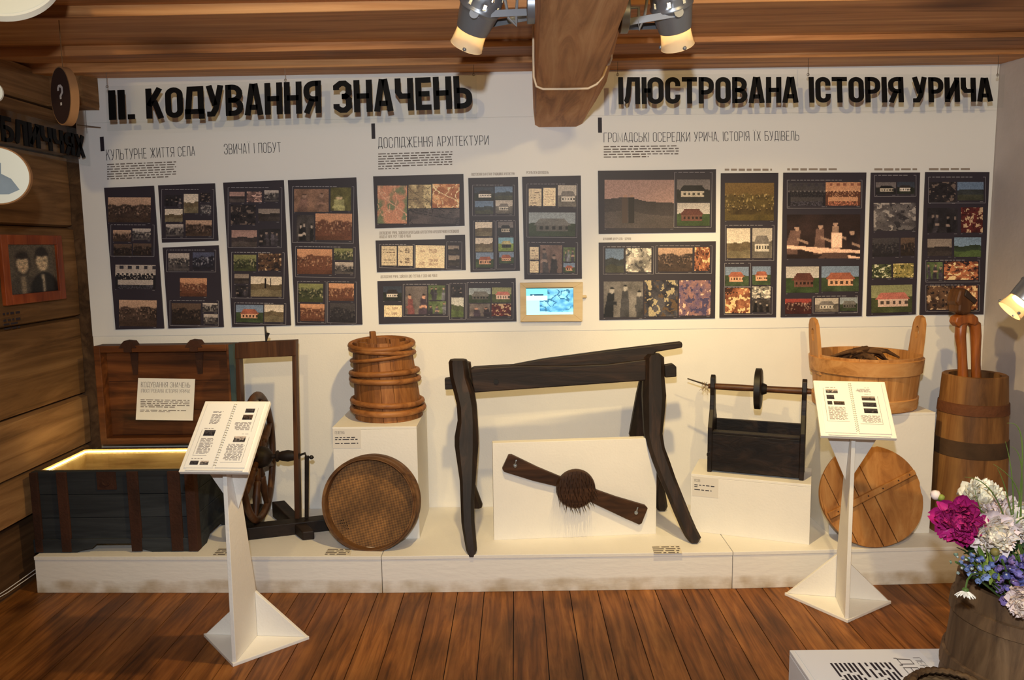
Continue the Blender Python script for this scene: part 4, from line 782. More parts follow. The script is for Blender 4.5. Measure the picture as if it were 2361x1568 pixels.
for k, (z, r_, sl) in enumerate([(BH - .022, .014, .012), (BH - .055, .013, -.014), (BH - .085, .010, .018), (.232, .0145, .01), (.196, .0145, .006), (.085, .014, .008), (.048, .0155, .004)]):
    mb = MB(); mb.tube([bc + lean(z) + Vector(((rad(z) + r_ * .75) * math.cos(q), (rad(z) + r_ * .75) * math.sin(q), z + sl * math.sin(q + .9 * k))) for q in [2 * math.pi * i / 40 for i in range(40)]], r_, 8, closed=True); mb.build('hoop', HOOP, root, smooth=60)
# ---------------------------------------------------------------- round sieve leaning on the pedestal
BENT = wood('bentwood', rgb(70, 44, 24), rgb(112, 76, 44), rgb(142, 102, 62), 'x', 18, .2, .6, .3, .3)
def weave():
    m, nt, b = newmat('woven_bark'); L = nt.links.new; tc = nt.nodes.new('ShaderNodeTexCoord'); mp = nt.nodes.new('ShaderNodeMapping'); mp.inputs['Rotation'].default_value = (0, R(38), 0); L(tc.outputs['Object'], mp.inputs[0])
    ck = nt.nodes.new('ShaderNodeTexChecker'); ck.inputs['Scale'].default_value = 190; L(mp.outputs[0], ck.inputs[0]); ck.inputs[1].default_value = rgb(176, 124, 66); ck.inputs[2].default_value = rgb(92, 62, 36)
    mp.inputs['Scale'].default_value = (1, .001, 1)
    n = nt.nodes.new('ShaderNodeTexNoise'); n.inputs['Scale'].default_value = 7; n.inputs['Detail'].default_value = 5; L(tc.outputs['Object'], n.inputs[0]); r = ramp(nt, [(.38, (.5, .5, .5, 1)), (.62, (1, 1, 1, 1))]); L(n.outputs[0], r.inputs[0])
    mx = nt.nodes.new('ShaderNodeMix'); mx.data_type = 'RGBA'; mx.blend_type = 'MULTIPLY'; mx.inputs['Factor'].default_value = 1; L(ck.outputs[0], mx.inputs[6]); L(r.outputs[0], mx.inputs[7]); L(mx.outputs[2], b.inputs['Base Color']); b.inputs['Roughness'].default_value = .7
    bp = nt.nodes.new('ShaderNodeBump'); bp.inputs['Strength'].default_value = .6; bp.inputs['Distance'].default_value = .003; L(ck.outputs[1], bp.inputs['Height']); L(bp.outputs[0], b.inputs['Normal']); return m
SR = .219; th = R(8.5); yaw = R(-7)
ft = Vector((-.712, 3.505, PLZ)); nrm = Vector((math.sin(yaw) * 1, -math.cos(yaw) * math.cos(th), math.sin(th))).normalized()
upv = (Vector((0, 0, 1)) - nrm * nrm.z).normalized(); ctr = ft + upv * SR + Vector((0, .012, 0)); SM = axisM(ctr, nrm)
SM = frame(ctr, upv.cross(nrm), upv, nrm)
root = thing('round_sieve', 'round brown woven sieve leaning against the barrel pedestal', 'sieve', ft)
# rim: front edge at z=0, back at -.085
mb = MB(); wob = lambda q, z: 1 + .008 * math.sin(2 * q + 1) + .005 * math.sin(3 * q)
mb.lathe([(SR, 0), (SR + .002, -.04), (SR, -.085), (SR - .006, -.085), (SR - .006, -.052), (SR - .006, 0), (SR, 0)], SM, 64, wob=wob); mb.M = None; mb.build('rim', BENT, root, smooth=40)
mb = MB(); mb.lathe([(SR + .001, -.004), (SR + .009, -.003), (SR + .010, -.02), (SR + .001, -.022)], SM, 64, wob=wob); mb.lathe([(SR + .001, -.05), (SR + .012, -.05), (SR + .012, -.088), (SR, -.09)], SM, 64, wob=wob); mb.build('outer_hoop', BENT, root, smooth=40)
mb = MB(); mb.lathe([(1e-4, -.054), (SR - .05, -.055), (SR - .006, -.052)], SM, 64, wob=wob)
mb.build('woven_mesh', weave(), root, smooth=60)
mb = MB()
for i in range(6):
    for j in range(4):
        if (i + j) % 2 == 0 and not (i > 3 and j > 2): c = SM @ Vector((-.155 + .0075 * i + .003 * j, -.105 - .006 * i + .0075 * j, -.0528)); mb.disc(axisM(c, nrm), .0028, .0005, 8)
mb.build('holes', plain('hole_dark', rgb(18, 12, 8), .9), root)
# ---------------------------------------------------------------- dark wooden flax break (trestle)
OAK = wood('blackened_wood', rgb(16, 10, 8), rgb(36, 24, 18), rgb(70, 48, 34), 'z', 18, .12, .6, .5, .35, 1.0, 3, .35)
OAKX = wood('blackened_beam_wood', rgb(16, 10, 8), rgb(33, 22, 17), rgb(60, 42, 31), 'x', 18, .12, .6, .5, .35, 1.0, 3, .35)
root = thing('flax_break', 'dark four-legged wooden trestle with a hinged upper bar', 'flax break', (.3, 3.75, PLZ))
def leg(sections, nm='leg'):
    """sections: (u_left, u_right, v, y, thickness)"""
    mb = MB(); rings = []
    for u0, u1, v, y, t in sections:
        a, b = PY(u0, v, y), PY(u1, v, y); w_ = (b - a); k = .22
        rings.append([a + Vector((0, t * .3, 0)), a + w_ * k, b - w_ * k, b + Vector((0, t * .3, 0)), b + Vector((0, t * .7, 0)), b - w_ * k + Vector((0, t, 0)), a + w_ * k + Vector((0, t, 0)), a + Vector((0, t * .7, 0))])
    mb.loft(rings); return mb.build(nm, OAK, root, smooth=30)
yb = 3.70
leg([(1036, 1074, 832, yb, .08), (1033, 1077, 838, yb, .10), (1036, 1081, 871, yb, .1), (1045, 1093, 908, yb - .02, .1), (1053, 1098, 940, yb - .04, .1), (1054, 1100, 973, yb - .06, .1), (1047, 1102, 1010, yb - .08, .1), (1047, 1102, 1032, yb - .09, .1), (1053, 1099, 1070, yb - .12, .09), (1059, 1096, 1111, yb - .15, .08), (1061, 1092, 1160, yb - .18, .075), (1063, 1093, 1208, yb - .21, .07), (1068, 1096, 1240, yb - .23, .07), (1074, 1099, 1272, yb - .245, .06), (1080, 1094, 1285, yb - .25, .045)])
leg([(1046, 1084, 838, yb + .095, .08), (1050, 1092, 900, yb + .13, .08), (1056, 1098, 1000, yb + .2, .08), (1066, 1090, 1070, yb + .25, .07), (1072, 1094, 1120, yb + .29, .07), (1080, 1112, 1167, yb + .33, .06), (1084, 1110, 1173, yb + .335, .05)])
leg([(1496, 1524, 818, yb, .08), (1487, 1534, 826, yb, .1), (1486, 1535, 872, yb, .1), (1484, 1539, 915, yb - .01, .1), (1486, 1535, 960, yb - .02, .1), (1488, 1530, 1003, yb - .03, .09), (1496, 1535, 1035, yb - .045, .085), (1508, 1548, 1070, yb - .06, .08), (1522, 1560, 1105, yb - .08, .08), (1540, 1576, 1145, yb - .1, .075), (1558, 1594, 1190, yb - .12, .07), (1572, 1608, 1222, yb - .13, .07), (1583, 1619, 1243, yb - .14, .07), (1592, 1612, 1253, yb - .145, .05)])
leg([(1480, 1528, 868, yb + .095, .08), (1470, 1512, 912, yb + .12, .08), (1462, 1506, 955, yb + .15, .08), (1453, 1510, 1006, yb + .18, .08), (1478, 1516, 1050, yb + .2, .07), (1500, 1528, 1090, yb + .23, .065), (1510, 1536, 1140, yb + .28, .06), (1513, 1541, 1170, yb + .3, .06), (1517, 1537, 1178, yb + .305, .05)])
q = [PY(u, v, yb + .015) for u, v in [(1084, 853), (1092, 849), (1200, 843), (1300, 844), (1400, 840), (1490, 829), (1490, 878), (1093, 906), (1088, 880)]]
mb = MB(); mb.prism(q, (0, .075, 0)); mb.build('beam', OAKX, root, bevel=.006)
for pts in ([(1025, 873), (1046, 870), (1046, 898), (1026, 899)], [(1532, 842), (1552, 839), (1560, 846), (1560, 869), (1534, 871)]):
    mb = MB(); mb.prism([PY(u, v, yb + .035) for u, v in pts], (0, .035, 0)); mb.build('tenon', OAKX, root, bevel=.004)
mb = MB(); q = [PY(u, v, yb + .03) for u, v in [(1088, 851), (1160, 846), (1250, 829), (1400, 809), (1509, 796), (1572, 788.5), (1574, 795), (1573, 802), (1512, 812), (1508, 818), (1480, 834), (1400, 842), (1300, 848), (1200, 853)]]
mb.prism(q, (0, .042, 0)); mb.build('upper_bar', OAKX, root, bevel=.005)
mb = MB(); c = PY(1144, 880, yb + .014); mb.tube([c + Vector((0, .05, 0)), c + Vector((0, -.006, 0))], .012, 12); mb.build('pivot_peg', plain('peg_dark', rgb(16, 12, 10), .6), root)
# ---------------------------------------------------------------- white board with the spiked carding plank
fa, fb = Vector((-.122, 3.638, PLZ)), Vector((.673, 3.699, PLZ)); ud = (fb - fa).normalized(); nb = Vector((-ud.y, ud.x, 0)); bz = .662
root = thing('backing_board', 'white upright board standing between the trestle legs, holding the spiked plank', 'board', (fa + fb) / 2)
mb = MB(); th_ = .045; up = Vector((0, .0, bz - PLZ)); mb.hexa([fa, fb, fb + nb * th_, fa + nb * th_, fa + up, fb + up, fb + nb * th_ + up, fa + nb * th_ + up]); mb.build('board', WHITE, root, bevel=.0015)
def onb(u, v, off=0):       # a point on the front of the board, off metres in front of it
    r = Vector(ray(u, v)); n = -nb; t = (fa + n * off - Vector((0, 0, EYE))).dot(n) / r.dot(n); return Vector((0, 0, EYE)) + r * t
BRU = wood('carder_wood', rgb(36, 22, 14), rgb(66, 42, 26), rgb(92, 60, 38), 'x', 18, .15, .5, .35, .3)
root = thing('spiked_carder', 'dark waisted plank with round spiked disc, screwed to the white board', 'carding comb', onb(1326, 1125, .02))
pl = [(1158, 1081), (1173, 1049), (1180, 1049), (1240, 1078), (1288, 1098), (1366, 1127), (1420, 1146), (1488, 1166), (1494, 1172), (1480, 1207), (1474, 1210), (1440, 1195), (1362, 1158), (1284, 1122), (1230, 1109), (1162, 1088)]
mb = MB(); mb.prism([onb(u, v, .024) for u, v in pl], nb * .022); mb.build('plank', BRU, root, bevel=.003)
dc = onb(1326.6, 1125, .026); DM = axisM(dc, -nb); dr_ = (onb(1371.5, 1125, .026) - dc).length
mb = MB(); mb.lathe([(1e-4, .03), (dr_ * .6, .03), (dr_ * .95, .026), (dr_, .016), (dr_, 0), (1e-4, 0)], DM, 40); mb.build('disc', BRU, root, smooth=35)
SPK = plain('iron_spike', rgb(62, 42, 32), .5, .6)
rg = random.Random(8); base = None
for ring, k in ((.15, 6), (.38, 12), (.6, 18), (.8, 24), (.94, 26)):
    for i in range(k):
        q = 2 * math.pi * (i + .3 * ring) / k; p = DM @ Vector((dr_ * ring * math.cos(q), dr_ * ring * math.sin(q), .026)); d = (-nb + Vector((rg.uniform(-.2, .2) + .15 * math.cos(q) * ring, 0, -.45 + rg.uniform(-.25, .2)))).normalized() * .05
        mb = MB(); mb.tube([p, p + d], [.0022, .0006], 5); mb.build('spike', SPK, root)
for u, v in ((1187.7, 1073.5), (1466.8, 1182)):
    mb = MB(); c = onb(u, v, .026); mb.ball(c, .010, 10, 6, sc=(1, .6, 1)); mb.tube([c + Vector((0, -.003, .004)), c + Vector((.004, -.012, .026)), c + Vector((.007, -.01, .03))], .003, 6); mb.build('screw', plain('pale_screw_metal', rgb(170, 178, 186), .35, .8), root)
# ---------------------------------------------------------------- black spool winder (box with posts and axle)
BLK = wood('black_wood', rgb(14, 10, 9), rgb(30, 22, 18), rgb(52, 38, 30), 'x', 20, .12, .5, .5, .4)
o = PZ(1630, 1088, P2Z); e = PZ(1853, 1109, P2Z); ux = (e - o).normalized(); uy = Vector((-ux.y, ux.x, 0)); LB = (e - o).length; dep = .17
W = frame(o, ux, uy, Vector((0, 0, 1)))
root = thing('spool_winder', 'black wooden box with two posts and spindle disc on the low pedestal', 'spool winder', o + ux * LB / 2 + uy * dep / 2)
hz = lambda u, v, off=0: (lambda r: (Vector((0, 0, EYE)) + Vector(r) * ((o + uy * off - Vector((0, 0, EYE))).dot(uy) / Vector(r).dot(uy))).z - P2Z)(ray(u, v))
bh = hz(1640, 1000); ph = hz(1637, 863, dep / 2)
t_ = .022
mb = MB(W); mb.box(t_, LB - t_, 0, .016, .012, bh); mb.box(t_, LB - t_, .016, dep - .016, .012, .028); mb.box(t_, LB - t_, .0, .05, bh + .0005, bh + .012); mb.M = None; mb.build('box_front', BLK, root, bevel=.002)
mb = MB(W); mb.box(t_, LB - t_, dep - .016, dep, .012, bh + .045); mb.M = None; mb.build('box_back', BLK, root, bevel=.002)
for x in (0, LB - t_):
    mb = MB(W); pr = [(0, 0), (.03, 0), (.036, .02), (dep - .036, .02), (dep - .03, 0), (dep, 0), (dep, bh + .06), (dep / 2 + .035, bh + .11), (dep / 2 + .024, bh + .18), (dep / 2 + .03, ph - .06), (dep / 2 + .024, ph - .012), (dep / 2, ph), (dep / 2 - .024, ph - .012), (dep / 2 - .03, ph - .06), (dep / 2 - .024, bh + .18), (dep / 2 - .035, bh + .11), (0, bh + .03)]
    mb.prism([(x, y, z) for y, z in pr], (t_, 0, 0)); mb.M = None; mb.build('end_board', BLK, root, bevel=.003)
az0, az1 = hz(1650, 889, dep / 2), hz(1836, 903, dep / 2)
az = (az0 + az1) / 2
AX = wood('axle_wood', rgb(50, 28, 15), rgb(94, 56, 30), rgb(124, 78, 44), 'x', 20, .15, .45, .3, .5)
mb = MB(W); mb.tube([(-.012, dep / 2, az), (t_, dep / 2, az), (.15, dep / 2, az), (LB * .5, dep / 2, az), (LB * .56, dep / 2, az), (LB - t_, dep / 2, az), (LB + .02, dep / 2, az)], [.012, .0155, .0165, .014, .016, .017, .013], 14); mb.M = None; mb.build('axle', AX, root, smooth=50)
xd = (PY(1748, 896, (o + ux * LB * .55 + uy * dep / 2).y) - o).dot(ux)
mb = MB(W); mb.tube([(xd - .016, dep / 2, az), (xd - .013, dep / 2, az), (xd + .013, dep / 2, az), (xd + .017, dep / 2, az)], [.088, .1, .1, .09], 40); mb.tube([(xd + .016, dep / 2, az), (xd + .04, dep / 2, az)], [.032, .022], 16); mb.M = None; mb.build('disc', BLK, root, smooth=40)
ROD = plain('dark_rod', rgb(46, 34, 28), .5)
mb = MB(); s0_ = W @ Vector((0, dep / 2, az)); s1_ = PY(1585, 873, s0_.y + .02); mb.tube([s0_, s1_], [.005, .0035], 6); mb.build('spindle_rod', ROD, root)
mb = MB(); rg = random.Random(3)
for i in range(16):
    p = s0_ + (s1_ - s0_) * rg.uniform(.12, .35); mb.tube([p, p + Vector((rg.uniform(-.02, .02), rg.uniform(-.015, .005), rg.uniform(-.015, .012))), p + Vector((rg.uniform(-.025, .015), rg.uniform(-.015, .005), rg.uniform(-.05, -.015)))], .0008, 4)
mb.build('fibres', plain('flax_fibre', rgb(136, 104, 66), .8), root)
mb = MB(W); mb.tube([(t_ / 2, -.004, bh - .09)] + [(t_ / 2 - .012 * math.sin(q), -.006, bh - .105 + .012 * math.cos(q)) for q in [math.pi * i / 6 for i in range(7)]], .002, 5); mb.M = None; mb.build('ring', DSTEEL, root)
# ---------------------------------------------------------------- pale wooden tub
TUB = wood('tub_wood', rgb(150, 98, 50), rgb(190, 134, 76), rgb(212, 160, 100), 'z', 20, .1, .5, .25, .15, knots=1.2)
TUBH = wood('tub_hoop_wood', rgb(150, 98, 52), rgb(196, 140, 82), rgb(216, 166, 108), 'x', 16, .15, .5, .25, .12)
tc_ = Vector((1.742, 3.872, P3Z)); TH = PY(2120, 812, 3.872).z - P3Z
root = thing('wooden_tub', 'pale wooden tub with two tall eared handles on the right pedestal', 'tub', tc_)
trad = lambda z: .232 + .024 * z / TH
rg = random.Random(4); mb = MB(); n_ = 18
def tstave(mb, q0, q1, z0, z1, ro=0, t=.016):
    rings = []
    for z in [z0 + (z1 - z0) * i / 3 for i in range(4)]:
        r = trad(z) + ro; rings.append([tc_ + Vector((a * math.cos(q), a * math.sin(q), z)) for a, q in [(r, q0), (r, (q0 + q1) / 2), (r, q1), (r - t, q1), (r - t, (q0 + q1) / 2), (r - t, q0)]])
    mb.loft(rings)
for i in range(n_): q0 = 2 * math.pi * i / n_; tstave(mb, q0 + .002, q0 + 2 * math.pi / n_ - .002, 0, TH)
mb.build('staves', TUB, root, bevel=.001)
mb = MB(); mb.disc(Matrix.Translation(tc_ + Vector((0, 0, .025))), .225, .015); mb.build('bottom', TUB, root)
for z0, z1, t in ((TH - .085, TH - .012, .011), (.004, .062, .010)):
    mb = MB(); mb.lathe([(trad(z0), z0), (trad(z0) + t, z0 + .003), (trad(z1) + t, z1 - .003), (trad(z1), z1)], Matrix.Translation(tc_), 56, wob=lambda q, z: 1 + .004 * math.sin(3 * q)); mb.build('hoop', TUBH, root, smooth=40)
for sx in (-1, 1):
    mb = MB(); zt = PY(1883 if sx < 0 else 2108, 732 if sx < 0 else 727, 3.872).z - P3Z; r = trad(TH) + .002; wq = .060
    # eared stave with a hole
    zo = zt - .085; pts = []
    prof = [(-wq, TH - .1), (-wq * .9, zt - .1), (-wq * .8, zt - .04), (-wq * .5, zt - .01), (0, zt), (wq * .5, zt - .01), (wq * .8, zt - .04), (wq * .9, zt - .1), (wq, TH - .1)]
    hole = [(.02 * math.cos(a), zo + .03 * math.sin(a)) for a in [R(x) for x in range(-90, 271, 45)]]
    xo = tc_.x + sx * r; pv = lambda y, z: Vector((xo + sx * (z - TH) * .09, tc_.y + y, P3Z + z))
    L_ = [p for p in prof if p[0] <= 0]; R_ = [p for p in prof if p[0] >= 0]
    def half(side):
        s = -1 if side == 'l' else 1
        outer = [(s * wq, TH - .1), (s * wq * .9, zt - .1), (s * wq * .8, zt - .04), (s * wq * .5, zt - .01), (0, zt)]
        inner = [(0, zo + .034), (s * .014, zo + .024), (s * .019, zo), (s * .014, zo - .024), (0, zo - .034), (0, TH - .1)]
        mb.prism([pv(*p) for p in outer + inner], (-sx * .018, 0, 0))
    half('l'); half('r'); mb.build('handle_stave', TUB, root, weld=False)
rootd = thing('dried_root', 'dark twisted dried root lying in the wooden tub', 'dried root', tc_ + Vector((-.02, 0, TH - .03)))
DRY = wood('dry_root_bark', rgb(52, 34, 20), rgb(92, 62, 36), rgb(128, 92, 56), 'x', 30, .3, .8, .6, .3)
rg = random.Random(12); mb = MB()
p0 = tc_ + Vector((-.02, -.03, TH)); zf = .041
for k in range(14):
    q = rg.uniform(-.5, .5); s = rg.choice((-1, 1)); l = rg.uniform(.08, .17); z0 = TH - .005 + rg.uniform(-.02, .022)
    mb.tube([p0 + Vector((-s * l * .3, rg.uniform(-.04, .04), z0 - TH - .01)), p0 + Vector((0, rg.uniform(-.03, .03), z0 - TH + .012)), p0 + Vector((s * l * .6, rg.uniform(-.05, .05), z0 - TH + .004)), p0 + Vector((s * l, rg.uniform(-.06, .06), z0 - TH - .03))], [.012, .015, .011, .005], 7)
mb.tube([p0 + Vector((0, 0, -TH + zf)), p0 + Vector((.01, 0, -.1)), p0], [.05, .045, .02], 8)
mb.build('root', DRY, rootd, smooth=60)
# ---------------------------------------------------------------- round plank lid leaning on the pedestal
LIDW = wood('lid_wood', rgb(132, 82, 38), rgb(176, 118, 60), rgb(200, 146, 84), 'z', 16, .12, .5, .3, .25, knots=2)
th = R(19.5); lr = .2365; ft = Vector((1.655, 3.495, PLZ)); nrm = Vector((-.04, -math.cos(th), math.sin(th))).normalized(); upv = (Vector((0, 0, 1)) - nrm * nrm.z).normalized(); xv = upv.cross(nrm)
fc = ft + upv * lr + Vector((0, .004, 0)); ang = R(22)     # direction of the cleat in the lid plane
ca, sa = xv * math.cos(ang) + upv * math.sin(ang), upv * math.cos(ang) - xv * math.sin(ang)
root = thing('round_plank_board', 'round pale plank lid with a diagonal cleat, leaning on the right pedestal', 'round board', ft)
segs = [(-.24, -.16), (-.16, -.055), (-.055, .012), (.012, .24)]
for a, b in segs:
    pts = []; n_ = 40
    rw = lambda q: lr * (1 + .008 * math.sin(5 * q) + (.0 if not (1.0 < q < 1.35) else -.03) + (-.02 if 5.9 < q < 6.1 else 0))
    ring = [(rw(2 * math.pi * i / 96) * math.cos(2 * math.pi * i / 96), rw(2 * math.pi * i / 96) * math.sin(2 * math.pi * i / 96)) for i in range(96)]
    ins = [p for p in ring if a + .0018 < p[0] < b - .0018]
    top = sorted([p for p in ins if p[1] > 0]); bot = sorted([p for p in ins if p[1] <= 0], reverse=True)
    if not top or not bot: continue
    yx = lambda x: math.sqrt(max(lr * lr - x * x, 1e-6)) * .995
    aa, bb = max(a + .0018, -lr * .998), min(b - .0018, lr * .998)
    poly = ([(aa, yx(aa))] if a > -lr else []) + top + ([(bb, yx(bb)), (bb, -yx(bb))] if b < lr else []) + bot + ([(aa, -yx(aa))] if a > -lr else [])
    mb = MB(); mb.prism([fc + ca * x + sa * y for x, y in poly], nrm * .02); mb.build('plank', LIDW, root, bevel=.002)
mb = MB(); m_ = fc + nrm * .0205; c0, c1 = m_ - ca * .228 - sa * .01, m_ + ca * .231 + sa * .024
pw = sa * .019; mb.hexa([c0 - pw, c1 - pw * .75, c1 + pw * .75, c0 + pw, c0 - pw * .8 + nrm * .018, c1 - pw * .6 + nrm * .018, c1 + pw * .6 + nrm * .018, c0 + pw * .8 + nrm * .018]); mb.build('cleat', LIDW, root, bevel=.003)
mb = MB()
for t in (.1, .25, .45, .62, .8, .93): p = c0 + (c1 - c0) * t + nrm * .0185; mb.disc(axisM(p, nrm), .004, .0008, 8)
mb.build('peg', plain('peg_brown', rgb(70, 42, 20), .7), root)
# ---------------------------------------------------------------- tall hollow wooden churn with wooden tongs standing in it
CHU = wood('churn_wood', rgb(88, 56, 28), rgb(136, 92, 50), rgb(168, 122, 70), 'z', 14, .1, .6, .4, .5, 1.2, 5, knots=2.4)
kc = Vector((2.203, 3.72, PLZ)); KH = PY(2250, 863, 3.72).z - PLZ
root = thing('wooden_churn', 'tall rough wooden churn with rusty bands by the right wall', 'churn', kc)
kr = lambda z: .172 - .034 * (z / KH) ** 1.4
wob = lambda q, z: 1 + .010 * math.sin(2 * q + 3 * z) + .006 * math.sin(5 * q)
M_ = Matrix.Translation(kc); zs_ = [KH * i / 14 for i in range(15)]
mb = MB(); mb.lathe([(1e-4, 0)] + [(kr(z), z) for z in zs_] + [(kr(KH) - .006, KH + .004), (kr(KH) - .022, KH - .002)] + [(kr(z) - .028, z) for z in zs_[::-1] if z > .1] + [(1e-4, .1)], M_, 48, wob=wob); mb.build('body', CHU, root, smooth=40)
BND = plain('rusty_band', rgb(112, 66, 36), .8, .1, bump=.8, bscale=70, var=.55)
DKB = plain('dark_worn_band', rgb(74, 52, 32), .85, 0, bump=.6, bscale=50, var=.45)
for v0, v1, m_, t in ((938, 964, BND, .005), (1024, 1062, DKB, .003)):
    z0, z1 = PY(2240, v1, kc.y - .15).z - PLZ, PY(2240, v0, kc.y - .15).z - PLZ
    mb = MB(); mb.lathe([(kr(z0) + .0, z0), (kr(z0) + t, z0 + .002), (kr(z1) + t, z1 - .002), (kr(z1), z1)], M_, 48, wob=wob); mb.build('band', m_, root, smooth=40)
TNG = wood('tongs_wood', rgb(104, 50, 18), rgb(158, 88, 36), rgb(192, 118, 56), 'z', 18, .1, .35, .2, .3, spec=.5)
TND = wood('tongs_dark_wood', rgb(58, 32, 16), rgb(98, 62, 34), rgb(128, 86, 50), 'z', 18, .1, .5, .3, .4)
ty = 3.70; root = thing('wooden_tongs', 'reddish two-legged wooden plunger with dark block head standing in the churn', 'tongs', PY(2233, 866, ty))
def bar(pts, w_, mat, nm, t=.03):
    P = [PY(u, v, ty) for u, v in pts]; mb = MB(); mb.tube(P, [x * ty / 1800 for x in w_], 10, flat=1); return mb.build(nm, mat, root, smooth=50)
bar([(2226, 738), (2216, 750), (2214, 775), (2217, 800), (2219, 830), (2220, 864), (2221, 930)], [9, 12.5, 12, 10.5, 10, 11, 10], TNG, 'leg')
bar([(2234, 738), (2248, 750), (2250, 775), (2250, 805), (2250, 840), (2251, 872), (2251, 935)], [9, 13, 12, 10.5, 10, 11, 10], TNG, 'leg')
mb = MB(); q = [PY(u, v, ty - .03) for u, v in [(2202, 744), (2206, 731), (2222, 725), (2245, 724), (2257, 732), (2259, 746), (2250, 752), (2235, 746), (2222, 749), (2212, 756)]]; mb.prism(q, (0, .06, 0)); mb.build('yoke', TNG, root, bevel=.008)
mb = MB(); q = [PY(u, v, ty - .045) for u, v in [(2212, 668), (2226, 664), (2238, 672), (2253, 692), (2255, 700), (2243, 704), (2240, 724), (2222, 727), (2208, 720), (2210, 705), (2204, 696)]]; mb.prism(q, (.0, .09, .0)); mb.build('block_head', TND, root, bevel=.012)
mb = MB(); q = [PY(u, v, ty - .052) for u, v in [(2228, 668), (2255, 692), (2249, 702), (2224, 682)]]; mb.prism(q, (0, .1, 0)); mb.build('cross_piece', plain('dark_stained_wood', rgb(44, 30, 22), .6, bump=.3), root, bevel=.004)
# ---------------------------------------------------------------- two white lecterns with spiral-bound books
def lectern(label, c, yaw, half, ztray0, ztray1, yb0, yb1, tw, topw, gz, label_b, seed, pages):
    X = Matrix.Translation((c[0], c[1], 0)) @ Matrix.Rotation(yaw, 4, 'Z'); root = thing('white_lectern', label, 'lectern', (c[0], c[1], 0), 'white reading lecterns')
    mb = MB(X); h = half; mb.prism([(-h, 0, 0), (0, -h, 0), (h, 0, 0), (h - .03, .022, 0), (-h + .03, .022, 0)], (0, 0, .014)); mb.M = None; mb.build('base_plate', WHITE, root, bevel=.002)
    t = .016
    # depth-wise fin: front edge nearly upright, back edge leaning forwards
    tilt = math.atan2(ztray1 - ztray0, yb1 - yb0); zat = lambda y: ztray0 + (y - yb0) * math.tan(tilt) - .018
    yf0, yf1 = -h + .012, -h + .026; k1 = yf1 + topw
    mb = MB(X); mb.prism([(-t / 2, yf0, .0145), (-t / 2, .02, .0145), (-t / 2, .006, gz), (-t / 2, k1, zat(k1)), (-t / 2, yf1, zat(yf1))], (t, 0, 0)); mb.M = None; mb.build('column', WHITE, root, bevel=.0015)
    for s in (-1, 1):
        mb = MB(X); mb.prism([(s * (t / 2 + .0005), -.008, .0145), (s * (h - .012), -.008, .0145), (s * (t / 2 + .0005), -.008, gz)], (0, t, 0)); mb.M = None; mb.build('base_gusset', WHITE, root, bevel=.0015)
        yg = yf1 + .006; dz = .285 * tw / .28; mb = MB(X); mb.prism([(s * (t / 2 + .0005), yg, zat(yg) - .002), (s * tw * .485, yg, zat(yg) - .002), (s * (t / 2 + .0005), yg + .075, zat(yg) - .002 - dz)], (0, .014, .004)); mb.M = None; mb.build('tray_gusset', WHITE, root, bevel=.0015)
    L = math.hypot(ztray1 - ztray0, yb1 - yb0); T = X @ Matrix.Translation((0, yb0, ztray0)) @ Matrix.Rotation(tilt, 4, 'X')
    mb = MB(T); mb.box(-tw / 2, tw / 2, 0, L, -.016, 0); mb.M = None; mb.build('tray', WHITE, root, bevel=.0015)
    mb = MB(T); mb.box(-tw * .4, tw * .42, .004, .012, .0005, .004); mb.M = None; mb.build('ledge', WHITE, root)
    # the book
    bt = T @ Vector((0, L * .5, 0)); book = thing('open_book', label_b, 'book', bt, 'spiral-bound books on the lecterns')
    bw, bh0, bh1 = tw * .87, .016, L - .014; e = .004
    for s in (-1, 1):
        xa, xb = (-bw / 2, -.0035) if s < 0 else (.0035, bw / 2)
        mb = MB(T); mb.box(xa, xb, bh0, bh1, .0005, e + (.002 if s > 0 else 0)); mb.M = None; mb.build('pages', SHEET, book)
    mb = MB(T)
    for i in range(26):
        y = bh0 + .008 + (bh1 - bh0 - .016) * i / 25; mb.tube([Vector((.006 * math.cos(q), y, .005 + .0055 * math.sin(q))) for q in [R(a) for a in range(0, 181, 45)]], .0007, 4)
    mb.v = [T @ p if False else p for p in mb.v]; mb.M = None; mb.build('spiral', DSTEEL, book)
    TX = MB(); P = lambda x, y, s: T @ Vector((x, y, e + .0008 + (.002 if s > 0 else 0)))
    ux, uyv = (T.to_3x3() @ Vector((1, 0, 0))), (T.to_3x3() @ Vector((0, -1, 0))); H = bh1 - bh0; PW = bw / 2
    for s, kind, x0, y0, x1, y1, rows in pages:
        base = -PW if s < 0 else 0; X0, X1 = base + x0 * PW, base + x1 * PW; Y0, Y1 = bh1 - y0 * H, bh1 - y1 * H
        if kind == 't': wordrows(TX, P(X0, Y0, s), ux, uyv, rows, X1 - X0, (Y0 - Y1) / rows, seed + int(x0 * 100 + y0 * 1000), .5, .8, .12, 'l' if s < 0 else 'r', .009)
        elif kind == 'l':
            a = P(X0, Y0, s); TX.add([a, a + ux * (X1 - X0 + .0006), a + ux * (X1 - X0 + .0006) + uyv * (Y0 - Y1 + .0006), a + uyv * (Y0 - Y1 + .0006)], [(0, 1, 2, 3)])
        else:
            mb = MB(); paint_grid(mb, P(X0, Y0, s), ux * (X1 - X0), uyv * (Y0 - Y1), paint('crowd' if kind == 'p' else 'land', PALS['ldk' if kind != 'p' else ('sepd', 'dk', 'bw')[rows]], 16, 9, seed + int(y0 * 100))); mb.build('photo', PHOTO, book)
    TX.build('printed_text', plain('book_ink', rgb(140, 130, 126), .7), book)
